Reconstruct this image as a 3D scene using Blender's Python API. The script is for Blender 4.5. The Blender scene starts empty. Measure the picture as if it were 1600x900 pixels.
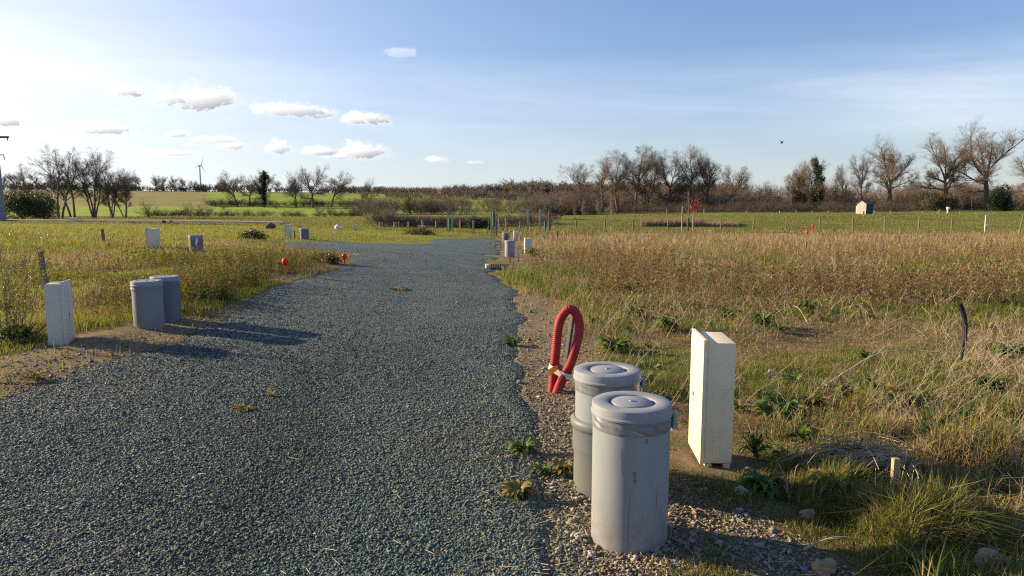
import bpy, bmesh, math, random
import numpy as np
from math import pi, sin, cos, radians
from mathutils import Vector, Matrix

SC = bpy.context.scene
COL = SC.collection
rng = np.random.default_rng(7)
random.seed(7)

# ------------------------------------------------------------------ camera model
F = 1080.0; CU = 800.0; CV = 450.0; CAMH = 1.77; PITCH = radians(6.97)
CP, SP = cos(PITCH), sin(PITCH)
def unproj(u, v, d):
    a = (u - CU) / F * d; up = (CV - v) / F * d
    return np.array([a, d * CP + up * SP, CAMH + up * CP - d * SP])

# ------------------------------------------------------------------ noise
def _hash(ix, iy, seed):
    h = (ix.astype(np.int64) * 374761393 + iy.astype(np.int64) * 668265263 + seed * 1274126177) & 0xffffffff
    h = ((h ^ (h >> 13)) * 1274126177) & 0xffffffff
    h = (h ^ (h >> 16)) & 0xffffffff
    return h / 4294967295.0
def vnoise(x, y, s, seed=0):
    x = np.asarray(x, float) / s; y = np.asarray(y, float) / s
    ix = np.floor(x); iy = np.floor(y); fx = x - ix; fy = y - iy
    fx = fx * fx * (3 - 2 * fx); fy = fy * fy * (3 - 2 * fy)
    a = _hash(ix, iy, seed); b = _hash(ix + 1, iy, seed); c = _hash(ix, iy + 1, seed); d = _hash(ix + 1, iy + 1, seed)
    return (a * (1 - fx) + b * fx) * (1 - fy) + (c * (1 - fx) + d * fx) * fy
def fbm(x, y, s, seed=0, o=3):
    t = 0; w = 0; a = 1.0
    for k in range(o):
        t = t + a * vnoise(x, y, s / 2 ** k, seed + 17 * k); w += a; a *= .5
    return t / w
def sstep(a, b, x):
    t = np.clip((np.asarray(x, float) - a) / (b - a), 0, 1); return t * t * (3 - 2 * t)

# ------------------------------------------------------------------ terrain
YK = np.array([.5, 4, 6, 9, 14, 20, 30, 45, 62, 75, 95, 120, 150, 200, 260, 330, 420, 600, 1000, 4000])
TZ = {
 -400: [0, .02, .05, .18, .38, .55, .55, .40, .22, 0, -.2, -.3, -.3, .8, 3.2, 6.5, 11, 12, 10, 0],
 0:    [0, .02, .05, .18, .36, .52, .52, .36, .20, 0, -.2, -.3, -.3, .8, 3.2, 6.5, 11, 12, 10, 0],
 300:  [0, .02, .06, .20, .40, .52, .45, .25, .10, 0, -.2, -.4, -.4, .6, 2.8, 5.5, 9.5, 11, 10, 0],
 500:  [0, 0, .04, .12, .25, .35, .20, 0, -.12, -.1, -.1, -.6, -.7, .4, 2.2, 4.5, 9, 10, 10, 0],
 700:  [0, 0, 0, 0, 0, 0, -.15, -.45, -.42, -.35, -.3, -.4, -.5, .4, 2, 4, 7.5, 9, 9, 0],
 800:  [0, 0, 0, -.03, -.1, -.25, -.52, -.55, -.45, -.4, -.35, -.6, -.6, 0, 1.2, 3.5, 6.5, 8, 9, 0],
 900:  [0, 0, 0, -.02, -.1, -.25, -.5, -.65, -.7, -.6, -.25, -.3, -.4, -.2, .8, 2.5, 5, 7, 8, 0],
 1050: [0, 0, 0, 0, -.1, -.25, -.5, -.75, -.95, -.6, .05, .1, 0, .2, .8, 2, 4, 6, 8, 0],
 1300: [0, 0, 0, 0, -.1, -.25, -.5, -.75, -.95, -.7, .1, .2, .2, .5, 1, 2, 4, 6, 8, 0],
 1600: [0, .05, .05, .03, -.08, -.22, -.5, -.75, -1.0, -.75, -.2, .3, .4, .6, 1, 2, 4, 6, 8, 0],
 2000: [0, .05, .05, .03, -.08, -.22, -.5, -.75, -1.0, -.75, -.2, .3, .4, .6, 1, 2, 4, 6, 8, 0]}
_us = sorted(TZ); _th = (np.array(_us) - CU) / F
_LY = np.linspace(math.log(.5), math.log(4000), 240); _TH = np.linspace(-1.3, 1.3, 120)
_g = np.array([np.interp(_LY, np.log(YK), TZ[u]) for u in _us])
_G = np.array([np.interp(_TH, _th, _g[:, j]) for j in range(240)]).T
def _blur(a, ax, r):
    k = np.ones(2 * r + 1) / (2 * r + 1)
    p = np.pad(a, [(r, r) if i == ax else (0, 0) for i in (0, 1)], mode='edge')
    return np.apply_along_axis(lambda m: np.convolve(m, k, 'valid'), ax, p)
for _ in range(2):
    _G = _blur(_blur(_G, 0, 3), 1, 3)
def hbase(x, y):
    x = np.asarray(x, float); y = np.asarray(y, float)
    yy = np.maximum(y, .5); th = np.clip(x / yy, -1.29, 1.29)
    a = (th + 1.3) / 2.6 * 119; b = (np.log(np.minimum(yy, 3999)) - _LY[0]) / (_LY[-1] - _LY[0]) * 239
    ia = np.clip(a.astype(int), 0, 118); ib = np.clip(b.astype(int), 0, 238); fa = a - ia; fb = b - ib
    z = (_G[ia, ib] * (1 - fa) + _G[ia + 1, ib] * fa) * (1 - fb) + (_G[ia, ib + 1] * (1 - fa) + _G[ia + 1, ib + 1] * fa) * fb
    return z * sstep(.5, 3, y)
def hit(u, v):
    d = np.exp(np.linspace(math.log(1.5), math.log(900), 4000))
    a = (u - CU) / F * d; up = (CV - v) / F * d
    y = d * CP + up * SP; z = CAMH + up * CP - d * SP
    below = z < hbase(a, y)
    k = int(np.argmax(below)) if below.any() else len(d) - 1
    return np.array([a[k], y[k]])

def poly_xy(px): return np.array([hit(u, v) for u, v in px])
def sdist(poly, x, y):
    x = np.asarray(x, float).ravel(); y = np.asarray(y, float).ravel()
    out = np.full(x.shape, 1e9); ins = np.zeros(x.shape, bool)
    n = len(poly)
    for i in range(n):
        a = poly[i]; b = poly[(i + 1) % n]; e = b - a
        t = np.clip(((x - a[0]) * e[0] + (y - a[1]) * e[1]) / max(e @ e, 1e-9), 0, 1)
        out = np.minimum(out, (x - a[0] - t * e[0]) ** 2 + (y - a[1] - t * e[1]) ** 2)
        c = ((a[1] > y) != (b[1] > y))
        with np.errstate(divide='ignore', invalid='ignore'):
            xi = a[0] + (y - a[1]) * (b[0] - a[0]) / (b[1] - a[1] if b[1] != a[1] else 1e-9)
        ins ^= c & (x < xi)
    return np.where(ins, np.sqrt(out), -np.sqrt(out))

ROAD = poly_xy([(-900, 1447), (900, 1447), (868, 1100), (850, 900), (842, 800), (832, 700), (824, 600), (815, 480), (797, 455), (777, 436), (762, 426),
  (766, 410), (778, 392), (776, 372), (690, 372.3), (672, 379), (640, 381.5), (600, 381), (540, 379), (480, 376.5), (430, 379),
  (475, 389), (548, 396), (557, 404), (542, 414), (500, 428), (455, 445), (420, 458), (340, 500), (300, 520), (250, 545), (130, 572), (0, 632), (-400, 830), (-900, 1100)])
VERGE_R = poly_xy([(850, 1447), (1130, 1447), (1310, 900), (1250, 845), (1130, 800), (1010, 755), (965, 690), (925, 610), (915, 540), (890, 490), (850, 468), (800, 462), (790, 520), (800, 900)])
VERGE_L = poly_xy([(-900, 1000), (-900, 700), (-300, 590), (0, 556), (130, 537), (205, 527), (290, 508), (350, 480), (420, 452), (470, 440), (450, 465), (320, 520), (150, 580), (0, 650), (-400, 860)])
TRACK_F = poly_xy([(778, 400), (775, 420), (800, 424), (835, 410), (838, 396), (815, 392), (812, 380), (800, 376), (780, 376)])
def road_sd(x, y):
    s = sdist(ROAD, x, y); x = np.ravel(x); y = np.ravel(y)
    amp = .10 + .02 * np.clip(y, 0, 30)
    return s + (fbm(x, y, .9, 5) - .5) * amp * 2
def relief(x, y, rsd=None):
    if rsd is None: rsd = sdist(ROAD, x, y).reshape(np.shape(x))
    k = sstep(.1, .9, -rsd) * sstep(400, 60, y)
    return k * ((fbm(x, y, 1.1, 31) - .45) * (.11 + .06 * sstep(6, 12, y)) + (vnoise(x, y, .35, 41) - .5) * .045)
def hz(x, y):
    x = np.atleast_1d(np.asarray(x, float)); y = np.atleast_1d(np.asarray(y, float))
    return hbase(x, y) + relief(x, y)
def h1(x, y): return float(hz(x, y)[0])
def at(u, v):
    p = hit(u, v); return Vector((p[0], p[1], h1(p[0], p[1])))
def at_d(u, d):
    x = (u - CU) / F * (d * CP + .2); y = d
    return Vector((x, y, h1(x, y)))
def ztop(u, v, y):
    """height of the point seen at row v standing at forward distance y"""
    t = (CV - v) / F
    # up/depth = t ; depth = y*CP - dz*SP ; up = y*SP + dz*CP
    dz = y * (t * CP - SP) / (CP + t * SP)
    return CAMH + dz

# ------------------------------------------------------------------ mesh helpers
def link(o):
    COL.objects.link(o); return o
def tri_mesh(name, V, T, mat, C=None, smooth=False, parent=None):
    me = bpy.data.meshes.new(name)
    V = np.ascontiguousarray(V, np.float32); T = np.ascontiguousarray(T, np.int32)
    n = len(T)
    me.vertices.add(len(V)); me.vertices.foreach_set('co', V.ravel())
    me.loops.add(3 * n); me.loops.foreach_set('vertex_index', T.ravel())
    me.polygons.add(n); me.polygons.foreach_set('loop_start', np.arange(0, 3 * n, 3, dtype=np.int32))
    if smooth: me.polygons.foreach_set('use_smooth', np.ones(n, bool))
    me.update(calc_edges=True)
    if C is not None:
        a = me.color_attributes.new('Col', 'FLOAT_COLOR', 'POINT')
        c4 = np.ones((len(V), 4), np.float32); c4[:, :3] = C
        a.data.foreach_set('color', c4.ravel())
    me.materials.append(mat)
    o = link(bpy.data.objects.new(name, me))
    if parent: o.parent = parent
    return o
def scatter(tmpls, pos, yaw, scale, col, tilt=None, pick=None, sz=None):
    """merge transformed copies of triangle templates; returns V,T,C"""
    Vs, Ts, Cs = [], [], []; off = 0
    N = len(pos)
    if pick is None: pick = rng.integers(0, len(tmpls), N)
    if tilt is None: tilt = np.zeros((N, 2))
    if sz is None: sz = np.ones(N)
    for k, tm in enumerate(tmpls):
        m = np.where(pick == k)[0]
        if len(m) == 0: continue
        TV, TT = tm[0], tm[1]; TC = tm[2] if len(tm) > 2 else np.ones((len(TV), 3))
        c = np.cos(yaw[m])[:, None]; s = np.sin(yaw[m])[:, None]
        sc = scale[m][:, None]
        x = (TV[None, :, 0] * c - TV[None, :, 1] * s) * sc
        y = (TV[None, :, 0] * s + TV[None, :, 1] * c) * sc
        z = TV[None, :, 2] * sc * sz[m][:, None]
        x = x + z * tilt[m, 0][:, None]; y = y + z * tilt[m, 1][:, None]
        P = np.stack([x, y, z], -1) + pos[m][:, None, :]
        nv = len(TV)
        Vs.append(P.reshape(-1, 3))
        Ts.append((TT[None] + (np.arange(len(m)) * nv)[:, None, None] + off).reshape(-1, 3))
        Cs.append((col[m][:, None, :] * TC[None]).reshape(-1, 3))
        off += nv * len(m)
    return np.concatenate(Vs), np.concatenate(Ts), np.concatenate(Cs)

class MB:
    """collects shapes for one mesh object"""
    def __init__(s): s.v = []; s.f = []; s.sm = []
    def add(s, V, Fc, smooth=False):
        o = len(s.v); s.v += [tuple(map(float, p)) for p in V]
        for f in Fc: s.f.append([i + o for i in f]); s.sm.append(smooth)
        return s
    def box(s, c, d, rz=0, bev=0.0, M=None):
        bm = bmesh.new(); bmesh.ops.create_cube(bm, size=1)
        for v in bm.verts: v.co = Vector((v.co.x * d[0], v.co.y * d[1], v.co.z * d[2]))
        if bev: bmesh.ops.bevel(bm, geom=bm.edges[:], offset=bev, segments=2, affect='EDGES', profile=.6)
        m = Matrix.Translation(c) @ Matrix.Rotation(rz, 4, 'Z')
        if M is not None: m = m @ M
        bm.transform(m); bm.verts.index_update()
        s.add([v.co for v in bm.verts], [[v.index for v in f.verts] for f in bm.faces], False); bm.free(); return s
    def lathe(s, prof, n=48, c=(0, 0, 0), smooth=True, wob=None):
        V = []; k = len(prof)
        for i in range(n):
            a = 2 * pi * i / n
            for (r, z) in prof:
                rr = r + (wob(a, z) if wob else 0)
                V.append((c[0] + rr * cos(a), c[1] + rr * sin(a), c[2] + z))
        Fc = []
        for i in range(n):
            j = (i + 1) % n
            for q in range(k - 1): Fc.append([i * k + q, j * k + q, j * k + q + 1, i * k + q + 1])
        s.add(V, Fc, smooth)
        for q, rev in ((0, True), (k - 1, False)):
            if prof[q][0] > 1e-4:
                idx = [len(s.v) - len(V) + i * k + q for i in range(n)]
                s.f.append(idx[::-1] if rev else idx); s.sm.append(False)
        return s
    def tube(s, pts, r, n=8, cap=True, smooth=True):
        pts = [Vector(p) for p in pts]; m = len(pts)
        rr = r if hasattr(r, '__len__') else [r] * m
        up = Vector((0, 0, 1)); V = []
        prev = None
        for i, p in enumerate(pts):
            t = (pts[min(i + 1, m - 1)] - pts[max(i - 1, 0)]).normalized()
            if prev is None:
                a = t.cross(up if abs(t.z) < .9 else Vector((1, 0, 0))).normalized()
            else:
                a = (prev - t * prev.dot(t)).normalized()
            prev = a; b = t.cross(a)
            for k in range(n):
                w = 2 * pi * k / n; V.append(p + a * (rr[i] * cos(w)) + b * (rr[i] * sin(w)))
        Fc = [[i * n + k, i * n + (k + 1) % n, (i + 1) * n + (k + 1) % n, (i + 1) * n + k] for i in range(m - 1) for k in range(n)]
        o = len(s.v); s.add(V, Fc, smooth)
        if cap:
            s.f.append([o + k for k in range(n)][::-1]); s.sm.append(False)
            s.f.append([o + (m - 1) * n + k for k in range(n)]); s.sm.append(False)
        return s
    def build(s, name, mat, parent=None, loc=None, rz=0):
        me = bpy.data.meshes.new(name); me.from_pydata(s.v, [], s.f)
        me.polygons.foreach_set('use_smooth', np.array(s.sm, bool)); me.update(); me.set_sharp_from_angle(angle=radians(38))
        me.materials.append(mat)
        o = link(bpy.data.objects.new(name, me))
        if parent: o.parent = parent
        if loc is not None: o.location = loc
        o.rotation_euler.z = rz
        return o
def tag(o, label, cat, group=None):
    o['label'] = label; o['category'] = cat
    if group: o['group'] = group
    return o
def thing(name, label, cat, loc=(0, 0, 0), rz=0, group=None):
    o = link(bpy.data.objects.new(name, None)); o.location = loc; o.rotation_euler = (0, 0, rz); o.empty_display_size = .2
    return tag(o, label, cat, group)
def copy_tree(o, parent=None):
    c = o.copy(); COL.objects.link(c)
    if parent: c.parent = parent
    for ch in list(o.children): copy_tree(ch, c)
    return c

# ------------------------------------------------------------------ materials
def mat_base(name):
    m = bpy.data.materials.new(name); m.use_nodes = True
    nt = m.node_tree; return m, nt, nt.nodes['Principled BSDF'], nt.nodes, nt.links
def noisy(name, c1, c2, scale=8, rough=.7, bump=0.0, bscale=60, spec=.3, detail=6, stretch=None, dirt=None):
    m, nt, b, N, L = mat_base(name)
    tc = N.new('ShaderNodeTexCoord'); src = tc.outputs['Object']
    if stretch:
        mp = N.new('ShaderNodeMapping'); mp.inputs['Scale'].default_value = stretch; L.new(src, mp.inputs[0]); src = mp.outputs[0]
    n = N.new('ShaderNodeTexNoise'); n.inputs['Scale'].default_value = scale; n.inputs['Detail'].default_value = detail; L.new(src, n.inputs['Vector'])
    r = N.new('ShaderNodeValToRGB'); r.color_ramp.elements[0].position = .3; r.color_ramp.elements[1].position = .7
    r.color_ramp.elements[0].color = (*c1, 1); r.color_ramp.elements[1].color = (*c2, 1); L.new(n.outputs['Fac'], r.inputs[0])
    out = r.outputs[0]
    if dirt:
        n3 = N.new('ShaderNodeTexNoise'); n3.inputs['Scale'].default_value = dirt[1]; n3.inputs['Detail'].default_value = 8; L.new(tc.outputs['Object'], n3.inputs['Vector'])
        r3 = N.new('ShaderNodeValToRGB'); r3.color_ramp.elements[0].position = .52; r3.color_ramp.elements[1].position = .75
        r3.color_ramp.elements[0].color = (0, 0, 0, 1); r3.color_ramp.elements[1].color = (.7, .7, .7, 1); L.new(n3.outputs['Fac'], r3.inputs[0])
        mx = N.new('ShaderNodeMix'); mx.data_type = 'RGBA'; L.new(r3.outputs[0], mx.inputs['Factor']); L.new(out, mx.inputs['A']); mx.inputs['B'].default_value = (*dirt[0], 1)
        out = mx.outputs['Result']
    L.new(out, b.inputs['Base Color']); b.inputs['Roughness'].default_value = rough; b.inputs['Specular IOR Level'].default_value = spec
    if bump:
        n2 = N.new('ShaderNodeTexNoise'); n2.inputs['Scale'].default_value = bscale; n2.inputs['Detail'].default_value = 6; L.new(src, n2.inputs['Vector'])
        bp = N.new('ShaderNodeBump'); bp.inputs['Strength'].default_value = bump; bp.inputs['Distance'].default_value = .01; L.new(n2.outputs['Fac'], bp.inputs['Height']); L.new(bp.outputs[0], b.inputs['Normal'])
    return m
def col_attr_mat(name, rough=.7, spec=.3, transl=0.0, tint=(1, 1, 1)):
    m, nt, b, N, L = mat_base(name)
    a = N.new('ShaderNodeAttribute'); a.attribute_name = 'Col'
    L.new(a.outputs['Color'], b.inputs['Base Color']); b.inputs['Roughness'].default_value = rough; b.inputs['Specular IOR Level'].default_value = spec
    if transl:
        t = N.new('ShaderNodeBsdfTranslucent'); L.new(a.outputs['Color'], t.inputs['Color'])
        mx = N.new('ShaderNodeMixShader'); mx.inputs[0].default_value = transl
        L.new(b.outputs[0], mx.inputs[1]); L.new(t.outputs[0], mx.inputs[2]); L.new(mx.outputs[0], N['Material Output'].inputs[0])
    return m

M_pvc = noisy('pale_pvc', (.275, .282, .305), (.315, .32, .34), 5, .55, .04, 25, .35, dirt=((.30, .28, .25), 9), stretch=(1, 1, .35))
def pvc(name, base, dirt):
    m, nt, b, N, L = mat_base(name); tc = N.new('ShaderNodeTexCoord'); sp = N.new('ShaderNodeSeparateXYZ'); L.new(tc.outputs['Object'], sp.inputs[0])
    def nz(scale, st, det=7, ro=.6):
        mp = N.new('ShaderNodeMapping'); mp.inputs['Scale'].default_value = st; L.new(tc.outputs['Object'], mp.inputs[0]); n = N.new('ShaderNodeTexNoise'); n.inputs['Scale'].default_value = scale; n.inputs['Detail'].default_value = det; n.inputs['Roughness'].default_value = ro; L.new(mp.outputs[0], n.inputs['Vector']); return n.outputs['Fac']
    def rng_(x, a, c, lo=0., hi=1.):
        n = N.new('ShaderNodeMapRange'); L.new(x, n.inputs['Value']); n.inputs['From Min'].default_value = a; n.inputs['From Max'].default_value = c; n.inputs['To Min'].default_value = lo; n.inputs['To Max'].default_value = hi; return n.outputs[0]
    def mx(f, A, B):
        n = N.new('ShaderNodeMix'); n.data_type = 'RGBA'; L.new(f, n.inputs['Factor'])
        for k, v in (('A', A), ('B', B)):
            if isinstance(v, tuple): n.inputs[k].default_value = (*v, 1)
            else: L.new(v, n.inputs[k])
        return n.outputs['Result']
    def mul(a, c):
        n = N.new('ShaderNodeMath'); n.operation = 'MULTIPLY'; L.new(a, n.inputs[0]); L.new(c, n.inputs[1]) if not isinstance(c, float) else setattr(n.inputs[1], 'default_value', c); return n.outputs[0]
    c = mx(rng_(nz(6, (1, 1, .12)), .35, .65), tuple(v * .90 for v in base), tuple(v * 1.06 for v in base))
    c = mx(mul(rng_(nz(13, (1, 1, .05), 9, .75), .56, .74), .55), c, tuple(v * .72 for v in base))          # run-down streaks
    sp_h = mul(rng_(sp.outputs['Z'], .34, .0), rng_(nz(11, (1, 1, 1), 9, .72), .40, .62))
    c = mx(mul(sp_h, .8), c, dirt)                                                                     # mud splashed up from the soil
    c = mx(mul(rng_(nz(55, (1, 1, .6), 4), .66, .72), .5), c, tuple(v * .6 for v in base))               # small scuffs
    L.new(c, b.inputs['Base Color']); b.inputs['Roughness'].default_value = .52; b.inputs['Specular IOR Level'].default_value = .35
    return m
M_pvc = pvc('pale_pvc', (.260, .286, .310), (.20, .165, .115))
M_lid = noisy('grey_lid_plastic', (.235, .26, .285), (.285, .31, .335), 14, .6, .06, 50, .3, dirt=((.27, .26, .25), 16))
M_pvcdark = pvc('dark_pvc', (.145, .165, .175), (.20, .165, .115))
M_pvcblue = pvc('slate_pvc', (.125, .142, .18), (.18, .15, .11))
M_tape = noisy('grey_tape', (.15, .162, .178), (.20, .212, .228), 20, .42, .25, 30, .5, stretch=(1, 1, .3))
M_tapetail = noisy('blue_green_tape', (.25, .33, .33), (.33, .40, .40), 20, .5)
M_scuff = noisy('dark_scuff', (.12, .12, .13), (.20, .20, .21), 30, .7)
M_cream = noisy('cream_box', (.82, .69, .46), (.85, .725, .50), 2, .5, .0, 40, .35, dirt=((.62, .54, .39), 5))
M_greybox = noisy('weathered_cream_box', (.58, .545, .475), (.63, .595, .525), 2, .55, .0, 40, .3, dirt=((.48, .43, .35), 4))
M_dark = noisy('dark_hole', (.02, .02, .02), (.035, .03, .03), 30, .8)
M_brass = noisy('dull_brass', (.16, .12, .07), (.26, .20, .12), 60, .4)
M_yellow = noisy('yellow_seal', (.5, .42, .03), (.6, .5, .05), 60, .5)
M_red = noisy('red_conduit', (.29, .017, .024), (.37, .028, .034), 9, .6, 0, 1, .25, dirt=((.30, .09, .07), 14))
M_redpaint = noisy('red_paint', (.85, .025, .012), (.92, .035, .018), 15, .5)
M_orange = noisy('orange_tape', (.85, .25, .03), (.95, .33, .05), 15, .6)
M_white = noisy('white_plastic', (.68, .66, .62), (.78, .76, .72), 8, .5)
M_strap = noisy('dirty_white_strap', (.62, .55, .48), (.75, .68, .60), 22, .7)
M_greystake = noisy('grey_stake', (.05, .05, .056), (.08, .08, .086), 12, .7)
M_wood = noisy('stake_wood', (.36, .25, .14), (.47, .34, .20), 10, .8, .2, 40, .2, stretch=(4, 4, .5))
M_woodold = noisy('old_wood', (.14, .11, .085), (.24, .20, .16), 8, .85, .3, 30, .2, stretch=(4, 4, .4))
M_woodpale = noisy('pale_post_wood', (.33, .28, .21), (.45, .39, .30), 8, .85, .2, 30, .2, stretch=(4, 4, .4))
M_blackpipe = noisy('black_conduit', (.010, .010, .011), (.02, .02, .022), 10, .65, 0, 1, .3)
M_concrete = noisy('concrete', (.36, .35, .33), (.48, .47, .44), 8, .9, .3, 60, .2)
M_pole = noisy('pole_concrete', (.17, .18, .20), (.24, .25, .27), 5, .85, .2, 40, .2)
M_steel = noisy('rusty_steel', (.11, .08, .065), (.18, .13, .10), 14, .7)
M_wire = noisy('fence_wire', (.2, .2, .2), (.3, .3, .3), 4, .5)
M_green = noisy('green_guard', (.015, .10, .055), (.03, .14, .08), 10, .6)
M_bark = noisy('bark', (.11, .088, .066), (.185, .15, .115), 3, .9, .4, 8, .1)
M_barkpale = noisy('pale_bark', (.22, .18, .14), (.32, .27, .21), 3, .9)
M_twig = noisy('twigs', (.155, .125, .095), (.23, .185, .145), .6, .9, 0, 1, .1)
M_twigrust = noisy('rusty_twigs', (.19, .148, .108), (.265, .21, .155), .5, .9, 0, 1, .1)
M_twigdark = noisy('dark_twigs', (.085, .07, .055), (.14, .115, .09), .5, .9, 0, 1, .1)
M_leafveg = col_attr_mat('leaves', .55, .35, .3)
M_grass = col_attr_mat('grass_blades', .6, .25, .42)
M_stone = col_attr_mat('loose_stones', .75, .2)
M_shedwood = noisy('shed_boards', (.34, .325, .285), (.45, .43, .38), 2, .8, .2, 12, .2, stretch=(6, 6, .4))
M_shedside = noisy('shed_dark_boards', (.045, .05, .06), (.07, .075, .085), 2, .8, .2, 12, .2, stretch=(6, 6, .4))
M_roof = noisy('felt_roof', (.09, .095, .105), (.14, .145, .155), 3, .8)
M_barn = noisy('blue_steel_roof', (.045, .055, .085), (.06, .075, .11), 2, .6)
M_bird = noisy('black_plumage', (.01, .01, .012), (.02, .02, .022), 20, .7)
M_tarmac = noisy('far_road_surface', (.16, .15, .15), (.22, .21, .20), 1.5, .9)
M_net = noisy('dark_netting', (.06, .06, .055), (.12, .12, .11), 12, .9)

# ------------------------------------------------------------------ zone colours
STRAW = np.array([.37, .285, .135]); BROWN = np.array([.225, .158, .088]); GREEN = np.array([.125, .185, .026]); YGREEN = np.array([.28, .285, .035])
DGREEN = np.array([.06, .11, .022]); SOIL = np.array([.25, .18, .10]); RED = np.array([.23, .125, .075])
def mixc(a, b, t): return a * (1 - t[:, None]) + b * t[:, None]
KEEPOUT = [(.62, 3.45, .45), (.59, 4.1, .4), (1.33, 4.5, .38), (-4.64, 8.65, .5), (-4.6, 9.1, .4), (-5.3, 8.1, .5), (.33, 5.6, .35), (-5.0, 8.0, .5), (2.25, 3.8, .25)]
KEEPOUT += [(float(p_[0]) + dx_, float(p_[1]) + dy_, r_) for p_, dx_, dy_, r_ in [(hit(446.5, 431), 0, 0, .5), (hit(446.5, 431), .1, -.6, .5), (hit(538.5, 413), 0, 0, .5), (hit(538.5, 413), .1, -.6, .5), (hit(307, 392), .1, -.5, .6), (hit(236, 389), .1, -.5, .5)]]
def ground_colour(x, y):
    """ground-cover colour at each point, far fields raised for backlit grass"""
    n = len(x)
    th = x / np.maximum(y, .5); u = CU + F * th
    n1 = fbm(x, y, 1.6, 3); n2 = fbm(x, y, 5, 9); n3 = fbm(x, y, 25, 13, 2)
    one = np.ones((n, 1))
    right = u > 780
    # right field
    near = mixc(SOIL * one, GREEN * .8 * one, sstep(.5, .68, n1))
    weeds = mixc(BROWN * .8 * one, (STRAW * .7) * one, sstep(.35, .65, n2)); weeds = mixc(weeds, GREEN * one, .5 * sstep(.52, .7, n1))
    straw = mixc(STRAW * one, (BROWN + STRAW) * .5 * one, sstep(.4, .7, n2))
    meadow = mixc(np.array([.20, .215, .045]) * one, np.array([.145, .175, .035]) * one, sstep(.35, .65, n2))
    r = mixc(near, weeds, sstep(6, 12, y + 3 * (n2 - .5)))
    r = mixc(r, straw, sstep(22, 36, y + 10 * (n3 - .5)))
    r = mixc(r, meadow, sstep(60, 66, y + 5 * (n2 - .5) + np.where(u < 1000, (1000 - u) * .09, 0)))
    # left field
    l = mixc(YGREEN * .75 * one, BROWN * one, sstep(.52, .7, n1) * sstep(32, 16, y))
    l = mixc(l, np.array([.23, .235, .04]) * one, sstep(22, 36, y))
    t = sstep(740, 840, u + 60 * (n2 - .5)) * sstep(8, 12, y) + (1 - sstep(8, 12, y)) * (x > -1)
    c = mixc(l, r, np.clip(t, 0, 1))
    # distant fields: bright has the glow of backlit grass put into its colour
    bright = np.array([.27, .36, .045]); olive = np.array([.25, .225, .075]); dull = np.array([.21, .24, .055])
    far = np.where((n3 > .5)[:, None], dull, bright * .95) * one
    far = np.where(((u < 330 + (y - 200) * .0) & (y > 205))[:, None], olive, far)
    far = np.where(((u < 560) & (y > 112) & (y < 205))[:, None], bright, far)
    far = np.where(((u > 330) & (u < 800) & (y > 200) & (y < 330))[:, None], bright * .9, far)
    c = np.where((y > 112)[:, None] & (u < 830)[:, None], far, c)
    c = np.where((y > 128)[:, None] & (u >= 830)[:, None], np.array([.15, .13, .06]), c)
    c = np.where(((y > 112) & (y < 160) & (u > 1420))[:, None], meadow, c)
    c = np.where((y > 430)[:, None], np.array([.06, .065, .03]), c)
    v = np.maximum(sstep(-.25, .2, sdist(VERGE_R, x, y) + .5 * (n1 - .5)), sstep(-.3, .2, sdist(VERGE_L, x, y) + .5 * (n1 - .5)))
    v = np.maximum(v, sstep(-.3, .3, sdist(TRACK_F, x, y) + (n1 - .5)))
    for (kx, ky, kr) in KEEPOUT: v = np.maximum(v, sstep(1.4, .7, np.hypot(x - kx, y - ky) / kr + .5 * (n1 - .5)))
    c = mixc(c, np.array([.235, .18, .112]) * one, np.clip(v, 0, 1))
    return c

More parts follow.
